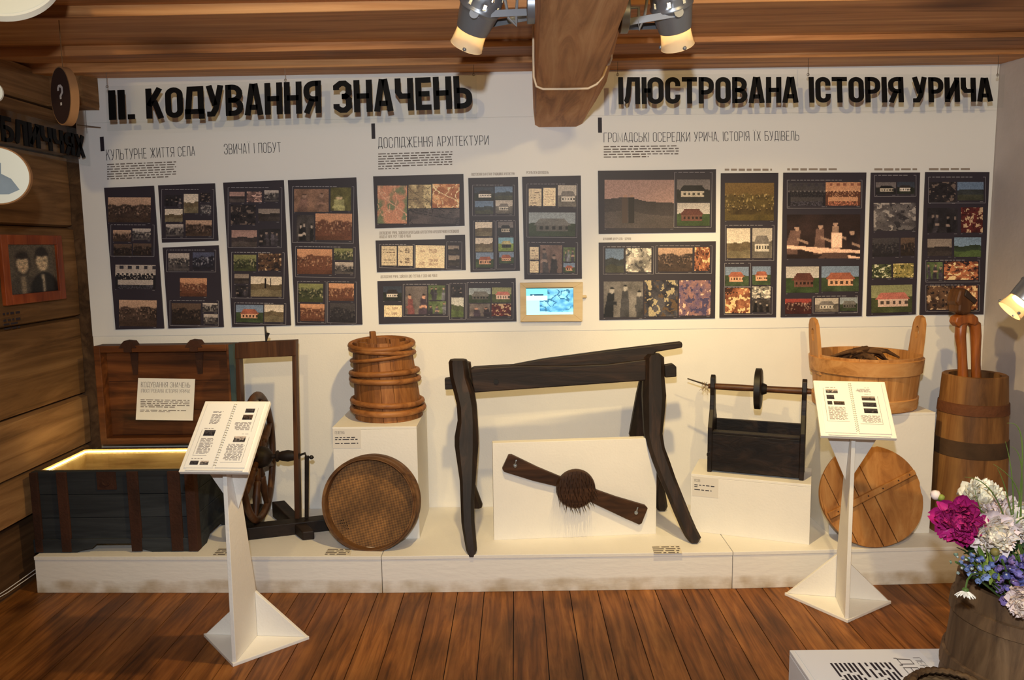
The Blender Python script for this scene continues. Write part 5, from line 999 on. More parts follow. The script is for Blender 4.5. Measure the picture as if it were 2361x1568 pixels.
PG_L = [(-1, 't', .3, .13, .66, .16, 2), (-1, 't', .3, .18, .66, .34, 9), (-1, 'p', .24, .43, .62, .52, 1), (-1, 't', .2, .40, .6, .42, 1), (-1, 't', .22, .56, .68, .8, 14), (-1, 't', .14, .86, .6, .88, 1), (-1, 'p', .14, .9, .42, .96, 1), (-1, 'p', .48, .9, .76, .96, 2),
        (-1, 'l', .14, .42, .145, .82, 0), (-1, 'l', .14, .82, .6, .8215, 0), (1, 'p', .42, .09, .74, .155, 1), (1, 'p', .40, .19, .74, .27, 0), (1, 't', .2, .31, .76, .44, 8), (1, 't', .5, .49, .78, .5, 1), (1, 'p', .34, .53, .74, .62, 2), (1, 't', .16, .65, .78, .9, 15), (1, 'l', .84, .08, .845, .46, 0), (1, 'l', .84, .54, .845, .92, 0), (1, 'l', .14, .92, .84, .9215, 0)]
PG_R = [(-1, 't', .2, .1, .6, .12, 1), (-1, 'p', .2, .14, .58, .22, 2), (-1, 'p', .2, .26, .44, .345, 1), (-1, 'p', .2, .385, .35, .455, 1), (-1, 'p', .4, .385, .74, .455, 0), (-1, 't', .2, .5, .78, .76, 14), (-1, 'l', .12, .12, .126, .78, 0), (-1, 'l', .12, .78, .8, .7825, 0),
        (1, 't', .4, .1, .62, .11, 1), (1, 't', .14, .13, .62, .2, 4), (1, 't', .36, .24, .6, .255, 1), (1, 'l2', .3, .275, .72, .36, 2), (1, 'p', .3, .4, .72, .485, 1), (1, 'p', .3, .52, .72, .61, 1), (1, 't', .16, .66, .76, .8, 9), (1, 'l', .8, .27, .806, .82, 0), (1, 'l', .12, .82, .8, .8225, 0)]
lectern('white lectern in front of the chest and spinning wheel', (-1.092, 3.05), R(-4), .225, .792, 1.006, -.29, -.05, .262, .062, .205, 'open spiral-bound book on the lectern by the chest', 5, PG_L)
lectern('white lectern in front of the tub and round lid', (1.424, 3.345), R(-12), .225, .818, 1.005, -.29, -.06, .285, .062, .212, 'open spiral-bound book on the lectern by the tub', 9, PG_R)
# ---------------------------------------------------------------- white plinth in the near right corner
NZ = .40
root = thing('white_plinth', 'white plinth in the near right corner carrying the flower bucket', 'plinth', (1.35, 1.7, 0))
px0, py1 = .795, 2.185
mb = MB(); mb.box(px0, 2.0, 1.0, py1, 0, NZ - .0135); mb.build('box', WHITE, root, bevel=.002)
mb = MB(); mb.box(px0, 2.0, 1.0, py1, NZ - .013, NZ); mb.build('top_board', WHITE, root, bevel=.002)
root = thing('text_sheet', 'large printed text sheet lying on the near white plinth', 'text sheet', (.99, 1.8, NZ))
sx0, sx1 = PZ(1836, 1507, NZ).x, PZ(2105, 1488, NZ).x; sy1 = 2.178; sy0 = 1.25
mb = MB(); mb.box(sx0, sx1, sy0, sy1, NZ + .0005, NZ + .0025); mb.build('sheet', SHEET, root)
zz = NZ + .003; mb = MB(); yA = 2.105
# lines run towards the viewer, letter tops to the right
cols = [(1896, 1938, 4), (1962, 1986, 3), (1988, 2030, 6)]
def tx(X): return PZ(1780 + X / 3.086, 1060 + 1385 / 3.086, NZ).x
rgx = random.Random(7)
for X, l in ((352, .5), (383, .52), (414, .5), (445, .52), (476, .5), (506, .3), (548, .12), (590, .52), (632, .34), (664, .52), (697, .5), (730, .52), (762, .5)):
    wordrows(mb, (tx(X) + .009, yA, zz), (0, -1, 0), (-1, 0, 0), 1, l, .009, int(X), .8, 1, cw=.03)
x = tx(838)
mb.build('printed_text', INK, root)
mb = MB(); text(mb, 'ДЕКОРА', (x, 2.13, zz), (x, 1.86, zz), (.042, 0, 0), None, .42, .055, .1); text(mb, 'ПЕРЕКОДУВАННЯ', (x + .054, 2.13, zz), (x + .054, 1.86, zz), (.02, 0, 0), None, .42, .06, .1); mb.build('title', GREYINK, root)
# woven straw thing at the very bottom edge
STR = wood('straw_braid', rgb(50, 34, 20), rgb(96, 70, 42), rgb(136, 104, 66), 'x', 40, .25, .8, .5, .4)
hc = PZ(2147, 1546, NZ + .085); hc.y -= .095; hc.z = NZ; root = thing('straw_basket', 'brown woven straw basket at the bottom edge on the near plinth', 'basket', hc)
mb = MB(); rh = .112
for k in range(9):
    z = .006 + .0095 * k; r = rh * (1 - .25 * max(0, (k - 5) / 4) ** 2) ; mb.tube([hc + Vector((r * math.cos(q) * (1 + .012 * math.sin(24 * q + k * 3.1)), r * math.sin(q) * (1 + .012 * math.sin(24 * q + k * 3.1)), z + .0018 * math.sin(24 * q + k))) for q in [2 * math.pi * i / 96 for i in range(96)]], .0066, 6, closed=True)
mb.build('braided_wall', STR, root, smooth=60)
mb = MB(); mb.disc(Matrix.Translation(hc + Vector((0, 0, .001))), rh, .006); mb.build('bottom', STR, root)
mb = MB(); mb.tube([hc + Vector((.086 * math.cos(q), .086 * math.sin(q), .09 + .002 * math.sin(30 * q))) for q in [2 * math.pi * i / 90 for i in range(90)]], .009, 6, closed=True); mb.build('rim', STR, root, smooth=60)
# ---------------------------------------------------------------- wooden bucket for the flowers
BUC = wood('bucket_wood', rgb(66, 46, 28), rgb(106, 78, 50), rgb(140, 108, 74), 'z', 18, .1, .7, .35, .4, 1.0, 4)
uc = Vector((1.350, 1.972, NZ)); UH = .30
root = thing('flower_bucket', 'weathered wooden bucket with flowers on the near plinth', 'bucket', uc)
ur = lambda z: .205 - .033 * (z / UH) ** .8
M_ = Matrix.Translation(uc); topz = lambda q: UH + .012 * math.cos(q - 2.6)
mb = MB(); rings = []
zz_ = [UH * i / 8 for i in range(9)]
mb.lathe([(1e-4, 0)] + [(ur(z), z) for z in zz_] + [(ur(UH) - .014, UH)] + [(ur(z) - .014, z) for z in zz_[::-1] if z > .02] + [(1e-4, .02)], M_, 48, wob=lambda q, z: 1 + .004 * math.sin(9 * q)); mb.build('staves', BUC, root, smooth=40)
for z0, z1 in ((.205, .245), (.05, .09)):
    mb = MB(); mb.lathe([(ur(z0), z0), (ur(z0) + .007, z0 + .003), (ur(z1) + .007, z1 - .003), (ur(z1), z1)], M_, 48); mb.build('hoop', BUC, root, smooth=40)
# ---------------------------------------------------------------- flowers
PET = paintmat('petal', .5, .25)
def leafmat(name, c, v=.3): return plain(name, c, .5, var=v)
STEM = leafmat('green_stem', rgb(74, 100, 44)); LEAF = leafmat('dark_green_leaf', rgb(44, 70, 34), .5); LEAFL = leafmat('light_green_leaf', rgb(96, 122, 52), .4)
def petal(mb, M, L, Wd, cup, curl, ruf, rg, col, nu=4, nv=5):
    ph = rg.uniform(0, 6); kk = rg.uniform(.78, 1.08); c = tuple(min(1, k * kk) for k in col[:3]) + (1,); mb.cur = c
    def f(u, v):
        s = u * 2 - 1; wv = Wd * math.sin(math.pi * min(1, .12 + v * .86)) ** .6 * (1 if v < .8 else 1 - .25 * (v - .8) / .2)
        x = s * wv * .5; a = cup * v + curl * v * v; y = L * v * math.cos(a); z = L * v * math.sin(a) + .35 * Wd * s * s * (1 - .3 * v) + ruf * math.sin(3.2 * s * 2 + ph) * v * v
        return M @ Vector((x, y, z))
    mb.grid(f, nu, nv); mb.cur = None
def peony(name_label, c, d, rad, col, col2, seed, basepts, n=(7, 12, 18, 22, 16), outer_droop=.0, cat='peony'):
    rg = random.Random(seed); root = thing('peony', name_label, 'peony flower', basepts[0], 'peonies in the flower bucket')
    A = axisM(c, d); mb = MB()
    for i in range(9):          # broad guard petals
        q = 2 * math.pi * i / 9 + rg.uniform(-.2, .2); M = A @ Matrix.Rotation(q, 4, 'Z') @ Matrix.Translation((0, rad * .06, -rad * .18)) @ Matrix.Rotation(R(-4 - outer_droop * 40) + rg.uniform(-.15, .15), 4, 'X')
        petal(mb, M, rad * rg.uniform(.86, 1.0), rad * rg.uniform(.65, .9), .15, .3, rad * .05, rg, col)
    cnt = 120                   # dense ragged ball of narrow petals
    for i in range(cnt):
        t = (i + .5) / cnt; el = math.asin(-.15 + 1.13 * t); q = i * 2.39996 + rg.uniform(-.3, .3)
        L = rad * rg.uniform(.70, .98) * (1.0 - .10 * t); Wd = rad * rg.uniform(.26, .46); k = rg.random() * .5 + t * .5
        M = A @ Matrix.Rotation(q, 4, 'Z') @ Matrix.Translation((0, rad * .04, rad * .02)) @ Matrix.Rotation(el + rg.uniform(-.15, .15), 4, 'X') @ Matrix.Rotation(rg.uniform(-.7, .7), 4, 'Y')
        petal(mb, M, L, Wd, rg.uniform(-.05, .2), rg.uniform(.1, .5), rad * .05, rg, [a * (1 - k) + b * k for a, b in zip(col, col2)], 3, 5)
    mb.build('petals', PET, root, smooth=60, normals=False)
    mb = MB(); mb.tube(basepts[:-1] + [Vector(c) - Vector(d).normalized() * rad * .1], .0035, 6); mb.build('stem', STEM, root)
    return root
def at(u, v, d): return PY(u, v, d)
inb = lambda dx, dy: uc + Vector((dx, dy, UH - .06))
PK, PK2 = rgb(172, 34, 108), rgb(196, 54, 128); WH, WH2 = rgb(236, 218, 216), rgb(244, 232, 214); CR, CR2 = rgb(240, 234, 216), rgb(246, 240, 214)
def stemto(c, dx, dy): b = inb(dx, dy); m = (Vector(b) + Vector(c)) / 2 + Vector((0, 0, .04)); return [b, m, Vector(c)]
c = at(2211, 1200, 1.93); peony('deep magenta peony at the left of the bouquet', c, (-.45, -.85, .25), .066, PK, PK2, 1, stemto(c, -.06, -.02), (8, 13, 18, 20, 14), .3)
c = at(2207, 1238, 1.95); 
c = at(2262, 1152, 2.03); peony('creamy white peony at the top of the bouquet', c, (-.1, -.6, .8), .062, CR, CR2, 2, stemto(c, -.03, .05), (8, 12, 18, 22, 18))
c = at(2288, 1232, 1.90); peony('pale pink-white peony with drooping outer petals at the bouquet centre', c, (-.2, -.9, .15), .060, WH, CR2, 3, stemto(c, -.02, -.03), (7, 10, 18, 24, 20), .4)
c = at(2332, 1198, 1.96); peony('pale pink-white peony at the right of the bouquet', c, (.25, -.85, .4), .062, WH, CR, 4, stemto(c, .03, .0), (7, 11, 16, 20, 16))
c = at(2290, 1180, 2.0); peony('pale lilac-white peony behind the bouquet centre', c, (-.1, -.7, .7), .05, rgb(224, 206, 212), WH, 5, stemto(c, .0, .03), (7, 10, 14, 14))
c = at(2372, 1386, 1.80); peony('pale pink peony low at the bucket rim, by the right photo edge', c, (-.75, -.6, -.1), .05, rgb(238, 214, 208), rgb(240, 222, 200), 6, stemto(c, .05, -.08), (7, 10, 14, 12))
# buds
def bud(label, c, r, cols, dx, dy, seed, d=(0, -.2, 1)):
    root = thing('peony_bud', label, 'flower bud', inb(dx, dy), 'closed peony buds in the flower bucket'); rg = random.Random(seed)
    mb = MB(); mb.cur = cols[0]; A = axisM(c, d); mb.lathe([(1e-4, -r), (r * .7, -r * .75), (r, 0), (r * .75, r * .7), (1e-4, r)], A, 14); mb.build('bud', PET, root, smooth=60)
    mb = MB()
    for i in range(4):
        M = A @ Matrix.Rotation(i * 1.6 + seed, 4, 'Z') @ Matrix.Translation((0, r * .3, -r * 1.0)) @ Matrix.Rotation(R(58), 4, 'X'); mb.cur = cols[1]; petal(mb, M, r * 1.5, r * 1.3, .3, .5, 0, rg, cols[1], 3, 4)
    mb.build('sepals', PET, root, smooth=60, normals=False)
    mb = MB(); p = stemto(c, dx, dy); p[-1] = Vector(c) - Vector(d).normalized() * r * .8; mb.tube(p, .0028, 6); mb.build('stem', STEM, root)
bud('green bud with a white tip at the far left of the bouquet', at(2157, 1141, 1.98), .013, (rgb(226, 206, 196), rgb(118, 130, 44)), -.08, .0, 1, (-.2, -.1, 1))
bud('green bud just right of the white-tipped bud', at(2170, 1147, 1.97), .009, (rgb(130, 140, 60), rgb(110, 126, 44)), -.07, .01, 5, (.2, -.2, 1))
bud('pink bud above the right of the bouquet', at(2330, 1154, 2.05), .013, (rgb(222, 160, 150), rgb(96, 120, 60)), .03, .05, 2, (-.5, -.4, .3))
bud('brownish green bud below the central peony', at(2294, 1273, 1.86), .011, (rgb(120, 110, 60), rgb(110, 104, 56)), -.01, -.05, 3, (0, -.8, .4))
# delphinium spikes with many florets
def delph(label, a, b, n, r, cols, dx, dy, seed):
    rg = random.Random(seed); root = thing('delphinium', label, 'delphinium', inb(dx, dy), 'blue-violet delphiniums in the flower bucket'); a, b = Vector(a), Vector(b); ax = (b - a).normalized(); A = axisM(a, ax)
    mb = MB()
    for i in range(n):
        t = i / n; q = i * 2.4; L = (b - a).length * t; c = A @ Vector((.022 * (1 - .6 * t) * math.cos(q), .022 * (1 - .6 * t) * math.sin(q), L)); dd = (c - (a + ax * L)).normalized() + Vector((0, -.5, .1)); F = axisM(c, dd); rr_ = r * (1 - .35 * t) * rg.uniform(.8, 1.15)
        col = cols[rg.randrange(len(cols))]
        for k in range(5):
            M = F @ Matrix.Rotation(k * 2 * math.pi / 5 + rg.uniform(-.2, .2), 4, 'Z') @ Matrix.Rotation(R(rg.uniform(5, 40)), 4, 'X'); petal(mb, M, rr_, rr_ * .9, .1, .4, 0, rg, col, 2, 3)
        mb.cur = rgb(210, 206, 196); mb.ball(c + dd.normalized() * .003, .0028, 6, 4); mb.cur = None
    mb.build('florets', PET, root, smooth=60, normals=False)
    mb = MB(); mb.tube([inb(dx, dy), a, b], .003, 6); mb.build('stem', STEM, root)
BL = [rgb(104, 96, 160), rgb(124, 112, 176), rgb(86, 92, 150), rgb(134, 110, 164)]; BB = [rgb(110, 128, 176), rgb(128, 146, 188), rgb(92, 106, 158)]; GB = [rgb(140, 156, 150), rgb(120, 140, 120)]
delph('violet delphinium spike at the right below the peonies', at(2340, 1372, 1.86), at(2310, 1290, 1.85), 26, .022, BL, .02, -.06, 1)
delph('violet delphinium spike nearest the right photo edge', at(2362, 1340, 1.88), at(2348, 1282, 1.87), 22, .022, BL, .04, -.05, 2)
delph('light blue delphinium spike hanging over the left bucket rim', at(2268, 1318, 1.84), at(2226, 1286, 1.82), 22, .015, BB, -.05, -.06, 3)
delph('greenish delphinium tip sticking out leftmost below the magenta peony', at(2216, 1302, 1.83), at(2204, 1296, 1.82), 7, .009, GB, -.06, -.05, 4)
# daisy hanging over the rim
c = at(2226, 1362, 1.78); root = thing('daisy', 'white daisy drooping outside the left of the bucket', 'daisy', inb(-.06, -.05)); rg = random.Random(3); mb = MB(); F = axisM(c, (-.1, -.3, -1))
for k in range(18):
    M = F @ Matrix.Rotation(k * 2 * math.pi / 18, 4, 'Z') @ Matrix.Translation((0, .005, 0)) @ Matrix.Rotation(R(30 + rg.uniform(-10, 10)), 4, 'X'); petal(mb, M, .022, .007, .1, .1, 0, rg, rgb(238, 236, 226), 2, 3)
mb.build('petals', PET, root, normals=False)
mb = MB(); mb.ball(c + Vector((0, 0, .002)), .008, 10, 6, sc=(1, 1, .7)); mb.build('calyx', STEM, root, smooth=60)
mb = MB(); mb.tube([inb(-.06, -.05), at(2262, 1322, 1.82), at(2240, 1324, 1.80), at(2230, 1338, 1.79), c + Vector((0, 0, .006))], .0022, 6); mb.build('stem', STEM, root)
# a seed-head like green bract bunch, leaves and grass
def leaf(mb, p, d, L, Wd, rg, col):
    M = axisM(p, d); M = M @ Matrix.Rotation(R(90), 4, 'X') @ Matrix.Rotation(rg.uniform(0, 6.28), 4, 'Y')
    mb.cur = col; ph = rg.uniform(.1, .5)
    mb.grid(lambda u, v: M @ Vector(((u - .5) * Wd * math.sin(math.pi * min(1, .06 + .94 * v)) ** .9, -L * v, .12 * Wd * abs(u - .5) * 2 + ph * L * v * v * .4)), 2, 6); mb.cur = None
LM = paintmat('leaf_paint', .5, .35)
def foliage(label, spots, n, L, Wd, cols, seed, name='leafy_sprig'):
    rg = random.Random(seed); root = thing(name, label, 'leaves', inb(0, 0), 'green leafy sprigs in the flower bucket'); mb = MB(); ms = MB()
    for c, d in spots:
        ms.tube([inb(rg.uniform(-.03, .03), rg.uniform(-.04, .03)), Vector(c)], .002, 5)
        for i in range(n): leaf(mb, Vector(c) + Vector((rg.uniform(-.02, .02), rg.uniform(-.02, .02), rg.uniform(-.02, .02))), Vector(d) + Vector((rg.uniform(-.8, .8), rg.uniform(-.6, .3), rg.uniform(-.6, .6))), L * rg.uniform(.7, 1.2), Wd * rg.uniform(.7, 1.2), rg, cols[rg.randrange(len(cols))])
    mb.build('leaves', LM, root, smooth=60, normals=False); ms.build('stem', STEM, root)
GD = [rgb(44, 70, 34), rgb(58, 86, 40), rgb(36, 58, 30)]; GL = [rgb(98, 120, 48), rgb(122, 138, 58), rgb(78, 104, 42)]
foliage('dark green leaves under the magenta peony', [(at(2222, 1268, 1.95), (-1, -.2, 0)), (at(2250, 1276, 1.9), (-.6, -.4, -.2)), (at(2170, 1170, 2.0), (-.2, 0, 1))], 3, .05, .022, GD, 1)
foliage('bunch of light green leaves over the left bucket rim', [(at(2278, 1306, 1.85), (-.3, -.5, -.8)), (at(2270, 1330, 1.83), (-.2, -.5, -1)), (at(2286, 1326, 1.84), (.1, -.5, -1))], 9, .045, .013, GL, 2)
foliage('dark green foliage filling the bouquet below the pale peonies', [(at(2300, 1300, 1.93), (0, -.4, .2)), (at(2330, 1262, 1.92), (.3, -.4, .2)), (at(2350, 1240, 1.95), (.5, -.3, .5)), (at(2280, 1285, 1.94), (-.4, -.5, 0)), (at(2355, 1300, 1.95), (.4, -.4, 0)), (at(2310, 1340, 1.93), (0, -.6, .2)), (at(2250, 1250, 2.0), (-.4, 0, .2))], 12, .055, .018, GD, 3)
foliage('green leaves beside the pink bud at the upper right', [(at(2350, 1140, 2.03), (.4, 0, 1)), (at(2352, 1170, 2.0), (.6, -.2, .4))], 4, .05, .016, GD, 4)
rg = random.Random(9); G = [[(2300, 1270), (2268, 1200), (2250, 1150), (2247, 1126)], [(2320, 1250), (2290, 1205), (2262, 1170), (2240, 1160)], [(2340, 1240), (2332, 1170), (2316, 1110), (2300, 1080)], [(2330, 1260), (2345, 1140), (2330, 1060), (2318, 1018)], [(2350, 1250), (2366, 1130), (2340, 1100), (2290, 1070)], [(2330, 1240), (2300, 1120), (2262, 1102), (2224, 1100)], [(2345, 1250), (2370, 1060), (2350, 1035), (2330, 1030)], [(2340, 1230), (2376, 980), (2350, 973), (2322, 976)], [(2310, 1260), (2340, 1205), (2352, 1190), (2372, 1192)]]
root = thing('grass_spray', 'thin curling green grass blades arching over the bouquet', 'grass', inb(.02, 0)); mb = MB()
for g in G:
    P = [at(u, v, 1.93 - .01 * i) for i, (u, v) in enumerate(g)]; Q = [inb(.02, -.02)]
    for k in range(13):
        t = k / 12; a = (1 - t) ** 3; b = 3 * t * (1 - t) ** 2; c_ = 3 * t * t * (1 - t); d_ = t ** 3; Q.append(P[0] * a + P[1] * b + P[2] * c_ + P[3] * d_)
    mb.tube(Q, [.0016] * 8 + [.0013, .0012, .001, .0008, .0007, .0005], 5)
mb.build('blades', leafmat('grass_green', rgb(92, 116, 52)), root)
# ---------------------------------------------------------------- spotlights
BULB = plain('lamp_bulb', (1, .78, .42, 1), .5, emit=14)
def lampglass():
    m, nt, b = newmat('frosted_lamp_glass'); b.inputs['Base Color'].default_value = (1, .86, .62, 1); b.inputs['Transmission Weight'].default_value = .55; b.inputs['Roughness'].default_value = .25; b.inputs['IOR'].default_value = 1.1
    return m
LG = lampglass()
def spotlight(label, c, d, Rd, side, plate=None, arms=True, grp='silver spotlights'):
    """c: centre of the body's wide rim, d: pointing direction"""
    root = thing('spotlight', label, 'spotlight', c, grp); A = axisM(c, d, (0, 1, 0)); r = Rd
    prof = [(1e-3, -1.5), (.35, -1.47), (.62, -1.36), (.80, -1.18), (.90, -.96), (.955, -.74), (.975, -.52), (.985, -.26), (1.0, -.18), (1.05, -.12), (1.05, -.04), (1.0, 0), (.97, .15), (.9, .6), (.80, 1.1), (.74, 1.12)]
    nseg = 40
    def skip(k, i): return (k == 4 and i % 5 == 0) or (k == 6 and i % 5 == 2)
    mb = MB(); mb.lathe([(a * r, z * r) for a, z in prof], A, nseg, skip=skip); o = mb.build('housing', METAL, root, smooth=40, normals=True)
    sd = o.modifiers.new('thick', 'SOLIDIFY'); sd.thickness = .0015
    mb = MB(); mb.lathe([(.74 * r, 1.0 * r), (.76 * r, 1.4 * r), (.82 * r, 1.92 * r), (.84 * r, 1.95 * r), (.80 * r, 1.95 * r), (.73 * r, 1.4 * r), (.7 * r, 1.0 * r)], A, 36); mb.build('glass_shade', LG, root, smooth=40)
    for q in (.4, 2.5, 4.6):
        mb = MB(); p = A @ Vector((.84 * r * math.cos(q), .84 * r * math.sin(q), 1.84 * r)); mb.ball(p, .1 * r, 10, 6); mb.build('clip_screw', METAL, root, smooth=60)
    mb = MB(); mb.lathe([(1e-3, .3 * r), (.34 * r, .4 * r), (.5 * r, .75 * r), (.56 * r, 1.16 * r), (1e-3, 1.3 * r)], A, 20); mb.build('bulb', BULB, root, smooth=60)
    mb = MB(); mb.ball(A @ Vector((0, 0, -.5 * r)), .5 * r, 12, 8); mb.build('bulb', BULB, root, smooth=60)
    if plate is not None:
        P = Vector(plate); s = side; pr = .062
        mb = MB(); mb.disc(axisM(P, (s, 0, 0)), pr, .026, 36); mb.build('mounting_plate', METAL, root, smooth=40, bevel=.002)
        y_ = A.to_3x3() @ Vector((0, 1, 0))
        for yy in (-1, 1):
            e = Vector(c) + Vector(d).normalized() * .62 * r + Vector((0, yy * (r * 1.0 + .004), 0)); st = P + Vector((s * .027, yy * .03, -.035))
            dv = e - st; L = dv.length; X = frame(st, dv.normalized(), Vector((0, 1, 0)), dv.normalized().cross(Vector((0, 1, 0))))
            mb = MB(X); mb.box(0, L + .008, -.002, .002, -.011, .011); mb.M = None; mb.build('arm', METAL, root, bevel=.0008)
            mb = MB(); mb.tube([e + Vector((0, -.004 * yy, 0)), e + Vector((0, .012 * yy, 0))], .015, 14); mb.build('pivot_screw', METAL, root, smooth=40)
        top = Vector(c) - Vector(d).normalized() * r * .7 + Vector((-s * -r * .9, 0, 0)); a0 = Vector(c) + Vector((-s * r * .95, -.02, r * .3)); q0 = P + Vector((s * .027, -.02, .01)); md = (a0 + q0) / 2
        mb = MB(); mb.tube([a0, a0 + Vector((-s * .02, 0, .0)), a0 + Vector((-s * .03, -.01, -.06)), md + Vector((-s * .01, -.015, -.085)), md + Vector((-s * .01, -.01, -.05)), q0 + Vector((s * .03, 0, .0)), q0], .005, 8); mb.build('power_cord', plain('grey_cord', rgb(120, 120, 122), .4), root, smooth=60)
    return root
c = PY(1106, 20, 2.62); spotlight('silver spotlight on the left side of the ceiling beam', c, (-.38, .50, -.78), .066, -1, (.072, 2.62, PY(1230, 8, 2.62).z))
c = PY(1549, 16, 2.62); spotlight('silver spotlight on the right side of the ceiling beam', c, (.26, .50, -.83), .066, 1, (.345, 2.62, PY(1440, 30, 2.62).z))
c = PY(2385, 668, 2.9); spotlight('silver spotlight cut off by the right photo edge, pointing down at the churn', c, (-.62, .1, -.62), .058, 1, None)
mb = MB(); p = PY(2400, 660, 2.9); mb.tube([p, p + Vector((.1, 0, .0)), Vector((2.478, 2.9, p.z))], .008, 8); o = mb.build('wall_bracket', METAL, bpy.data.objects['spotlight.002'])
# ---------------------------------------------------------------- cable round the beam and a clip
P = [(1226, 92), (1227, 140), (1229, 168), (1236, 182), (1250, 192), (1285, 197), (1325, 195.5), (1360, 190), (1372, 184), (1379, 176)]
mb = MB(); yk = 3.03
pts = [PY(u, v, yk) for u, v in P]
pts = [Vector((.077, yk + .02, 2.44)), Vector((.075, yk, 2.3)), Vector((.076, yk, 2.225)), Vector((.086, yk, 2.19)), Vector((.11, yk, 2.18)), Vector((.2, yk, 2.179)), Vector((.28, yk, 2.18)), Vector((.312, yk, 2.195)), Vector((.335, yk, 2.222)), Vector((.352, yk + .005, 2.26))]
mb.tube(pts, .0045, 8); o = mb.build('power_cable', plain('cream_cable', rgb(214, 190, 158), .5), smooth=60); tag(o, 'cream cable looped under the ceiling beam', 'cable')
p = PY(1405, 140, 3.4); mb = MB(); mb.tube([PY(1408, 122, 3.4), PY(1409, 135, 3.38), PY(1404, 147, 3.37), PY(1396, 150, 3.36)], .006, 8); o = mb.build('cable_end', plain('white_cable', rgb(224, 224, 226), .5), smooth=60); tag(o, 'short white cable end on the right side of the ceiling beam', 'cable')
# ---------------------------------------------------------------- left wall pictures and hanging discs
XF = -2.3
q = [PX(u, v, XF + .02) for u, v in [(1, 543), (141, 541), (143, 690), (4, 706)]]
y0, y1 = q[0].y, q[1].y; z0 = (q[3].z + q[2].z) / 2; z1 = (q[0].z + q[1].z) / 2
root = thing('framed_portrait', 'red-brown wooden frame with an old portrait of a couple on the left log wall', 'picture frame', (XF, (y0 + y1) / 2, z0))
FRM = wood('red_brown_frame', rgb(104, 42, 16), rgb(150, 68, 28), rgb(178, 92, 44), 'z', 14, .2, .45, .2, .3)
w_ = .045; mb = MB(); x1 = XF + .022; xb = XF
for a, b, c_, d_ in ((y0, y0 + w_, z0, z1), (y1 - w_, y1, z0, z1), (y0 + w_, y1 - w_, z0, z0 + w_), (y0 + w_, y1 - w_, z1 - w_, z1)): mb.box(xb, x1, a, b, c_, d_)
mb.build('frame', FRM, root, bevel=.003)
ny, nx = 56, 44; V, U = np.mgrid[0:ny, 0:nx]; V = (V + .5) / ny; U = (U + .5) / nx; rg = np.random.default_rng(2); im = np.zeros((ny, nx, 3)) + (74, 66, 54); im *= (.85 + .3 * vnoise(rg, nx, ny, 4, 4))[..., None]
def ell(cx, cy, rx, ry): return ((U - cx) / rx) ** 2 + ((V - cy) / ry) ** 2 < 1
im[ell(.3, 1.0, .3, .38)] = (60, 54, 46); im[ell(.72, .98, .3, .40)] = (28, 26, 24); im[ell(.3, .38, .155, .25)] = (48, 42, 36); im[ell(.3, .40, .115, .19)] = (158, 138, 108); im[ell(.7, .3, .15, .25)] = (34, 30, 26); im[ell(.7, .36, .125, .2)] = (168, 148, 116)
for cx, cy in ((.3, .38), (.7, .34)):
    for s in (-1, 1): im[ell(cx + s * .05, cy, .025, .012)] = (50, 42, 34)
    im[ell(cx, cy + .06, .014, .04)] = (120, 102, 78); im[ell(cx, cy + .115, .04, .01)] = (84, 60, 48)
    im[ell(cx, cy - .15, .12, .07)] = (36, 31, 27)
im[(abs(U - .7) < .05 * (1.3 - V)) & (V > .62)] = (150, 136, 112); im[(abs(U - .3) < .05) & (V > .64)] = (112, 98, 78)
im = np.clip(blur(blur(im)) * 1.45, 0, 255) * (.85 + .3 * rg.random((ny, nx)))[..., None]
mb = MB(); paint_grid(mb, (XF + .008, y0 + w_ - .002, z1 - w_ + .002), Vector((0, y1 - y0 - 2 * w_ + .004, 0)), Vector((0, 0, -(z1 - z0 - 2 * w_ + .004))), im); mb.build('portrait_print', PHOTO, root)
# caption lettering on the log wall
root = thing('wall_caption', 'small dark printed caption on the logs below the framed portrait', 'label', (XF + .012, 2.7, 1.3))
a = PX(6, 722, XF + .014); b = PX(46, 721, XF + .014); mb = MB(); wordrows(mb, a, (0, 1, 0), (0, 0, -1), 2, (b.y - a.y), .03, 4, .35, 1, cw=.02)
a2 = PX(8, 747, XF + .014); wordrows(mb, a2, (0, 1, 0), (0, 0, -1), 2, (b.y - a.y) * .95, .02, 5, .4, 1, cw=.02); mb.build('printed_text', INK, root)
# question mark disc
CORK = plain('disc_edge_wood', rgb(160, 116, 74), .7, var=.2)
def hdisc(label, name, c, nrm, rx, rz, t, face, rim, label_parts=None, cord=True):
    root = thing(name, label, 'hanging disc', c, 'round discs hanging on cords'); n = Vector(nrm).normalized(); up = (Vector((0, 0, 1)) - n * n.z).normalized(); x = up.cross(n); F = frame(c, x, up, n)
    mb = MB(); q = [F @ Vector((rx * math.cos(a), rz * math.sin(a), 0)) for a in [2 * math.pi * i / 56 for i in range(56)]]; mb.prism(q, -n * t); mb.build('disc', rim, root, smooth=40)
    mb = MB(); q = [F @ Vector((rx * .955 * math.cos(a), rz * .955 * math.sin(a), .0012)) for a in [2 * math.pi * i / 56 for i in range(56)]]; mb.add(q, [tuple(range(56))]); fo = mb.build('face', face, root)
    if cord: mb = MB(); p = F @ Vector((0, rz - .004, -t / 2)); mb.tube([p, Vector((p.x, p.y, ZT))], .0016, 6); mb.build('cord', plain('brown_cord', rgb(110, 78, 44), .8), root)
    return root, F
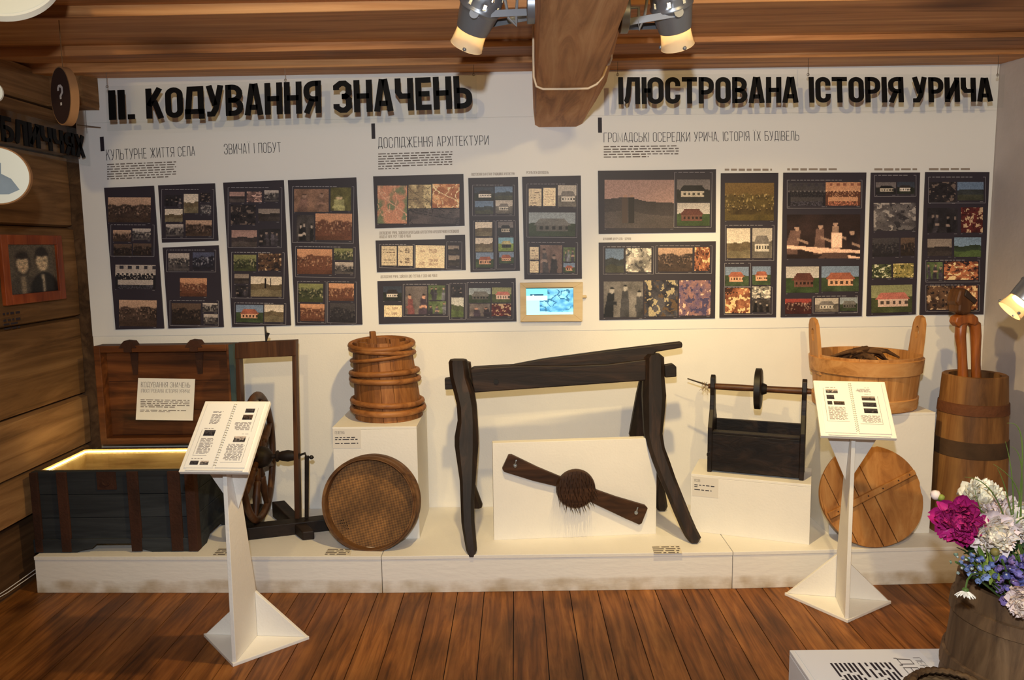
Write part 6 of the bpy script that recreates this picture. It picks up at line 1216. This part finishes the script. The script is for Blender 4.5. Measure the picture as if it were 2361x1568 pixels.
c = PY(140, 221, 3.0); root, F = hdisc('dark oval disc with a white question mark hanging near the left wall', 'hanging_disc', c, (.2, -.98, 0) if False else (-.50, -.865, 0), .065, .107, .032, plain('dark_brown_face', rgb(50, 36, 34), .5), CORK)
mb = MB(); g = F @ Vector((-.016, -.035, .002)); text(mb, '?', g, F @ Vector((.020, -.035, .002)), (F.to_3x3() @ Vector((0, .075, 0))), None, .42, .13, 0); mb.build('question_mark', plain('white_print', rgb(200, 192, 186), .5), root)
c = PY(-6, 405, 2.6); root, F = hdisc('white round portrait disc with a wooden edge at the left photo edge', 'portrait_disc', c, (.25, -.95, 0), .098, .094, .02, plain('white_disc_face', rgb(226, 232, 226), .5), CORK)
mb = MB(); q = [F @ Vector((x, y, .002)) for x, y in [(-.09, -.05), (-.05, -.062), (.03, -.06), (.062, -.045), (.04, -.01), (.012, .006), (.014, .04), (-.01, .062), (-.05, .055)]]; mb.add(q, [tuple(range(len(q)))]); mb.build('portrait_print', plain('pale_blue_print', rgb(140, 158, 176), .6, var=.3), root)
c = PY(-2, -80, 2.3); root, F = hdisc('large white disc edge crossing the top left corner', 'hanging_disc', c, (.35, -.8, .5), .155, .185, .02, plain('white_disc_face', rgb(226, 232, 226), .5), plain('white_disc_rim', rgb(228, 232, 228), .5), cord=False)
mb = MB(); p = F @ Vector((0, .18, -.01)); mb.tube([p, Vector((p.x, p.y, ZT))], .0016, 6); mb.build('cord', MATS['brown_cord'], root)
c = PY(-11, 212, 2.7); hdisc('small white disc edge at the left photo edge above the portrait disc', 'hanging_disc', c, (.25, -.95, 0), .022, .03, .012, MATS['white_disc_face'], MATS['white_disc_rim'])
# thin white wires in the left corner
mb = MB()
for k in range(2):
    mb.tube([PX(-10, 1382 - 6 * k, -2.34), PX(18, 1366 - 8 * k, -2.335), PX(48, 1345 - 8 * k, -2.33), PX(80, 1323 - 9 * k, -2.325), PX(96, 1312 - 9 * k, -2.322)], .002, 6)
o = mb.build('white_wires', plain('white_cable', rgb(224, 224, 226), .5)); tag(o, 'two thin white wires in the lower left corner beside the platform', 'wires')
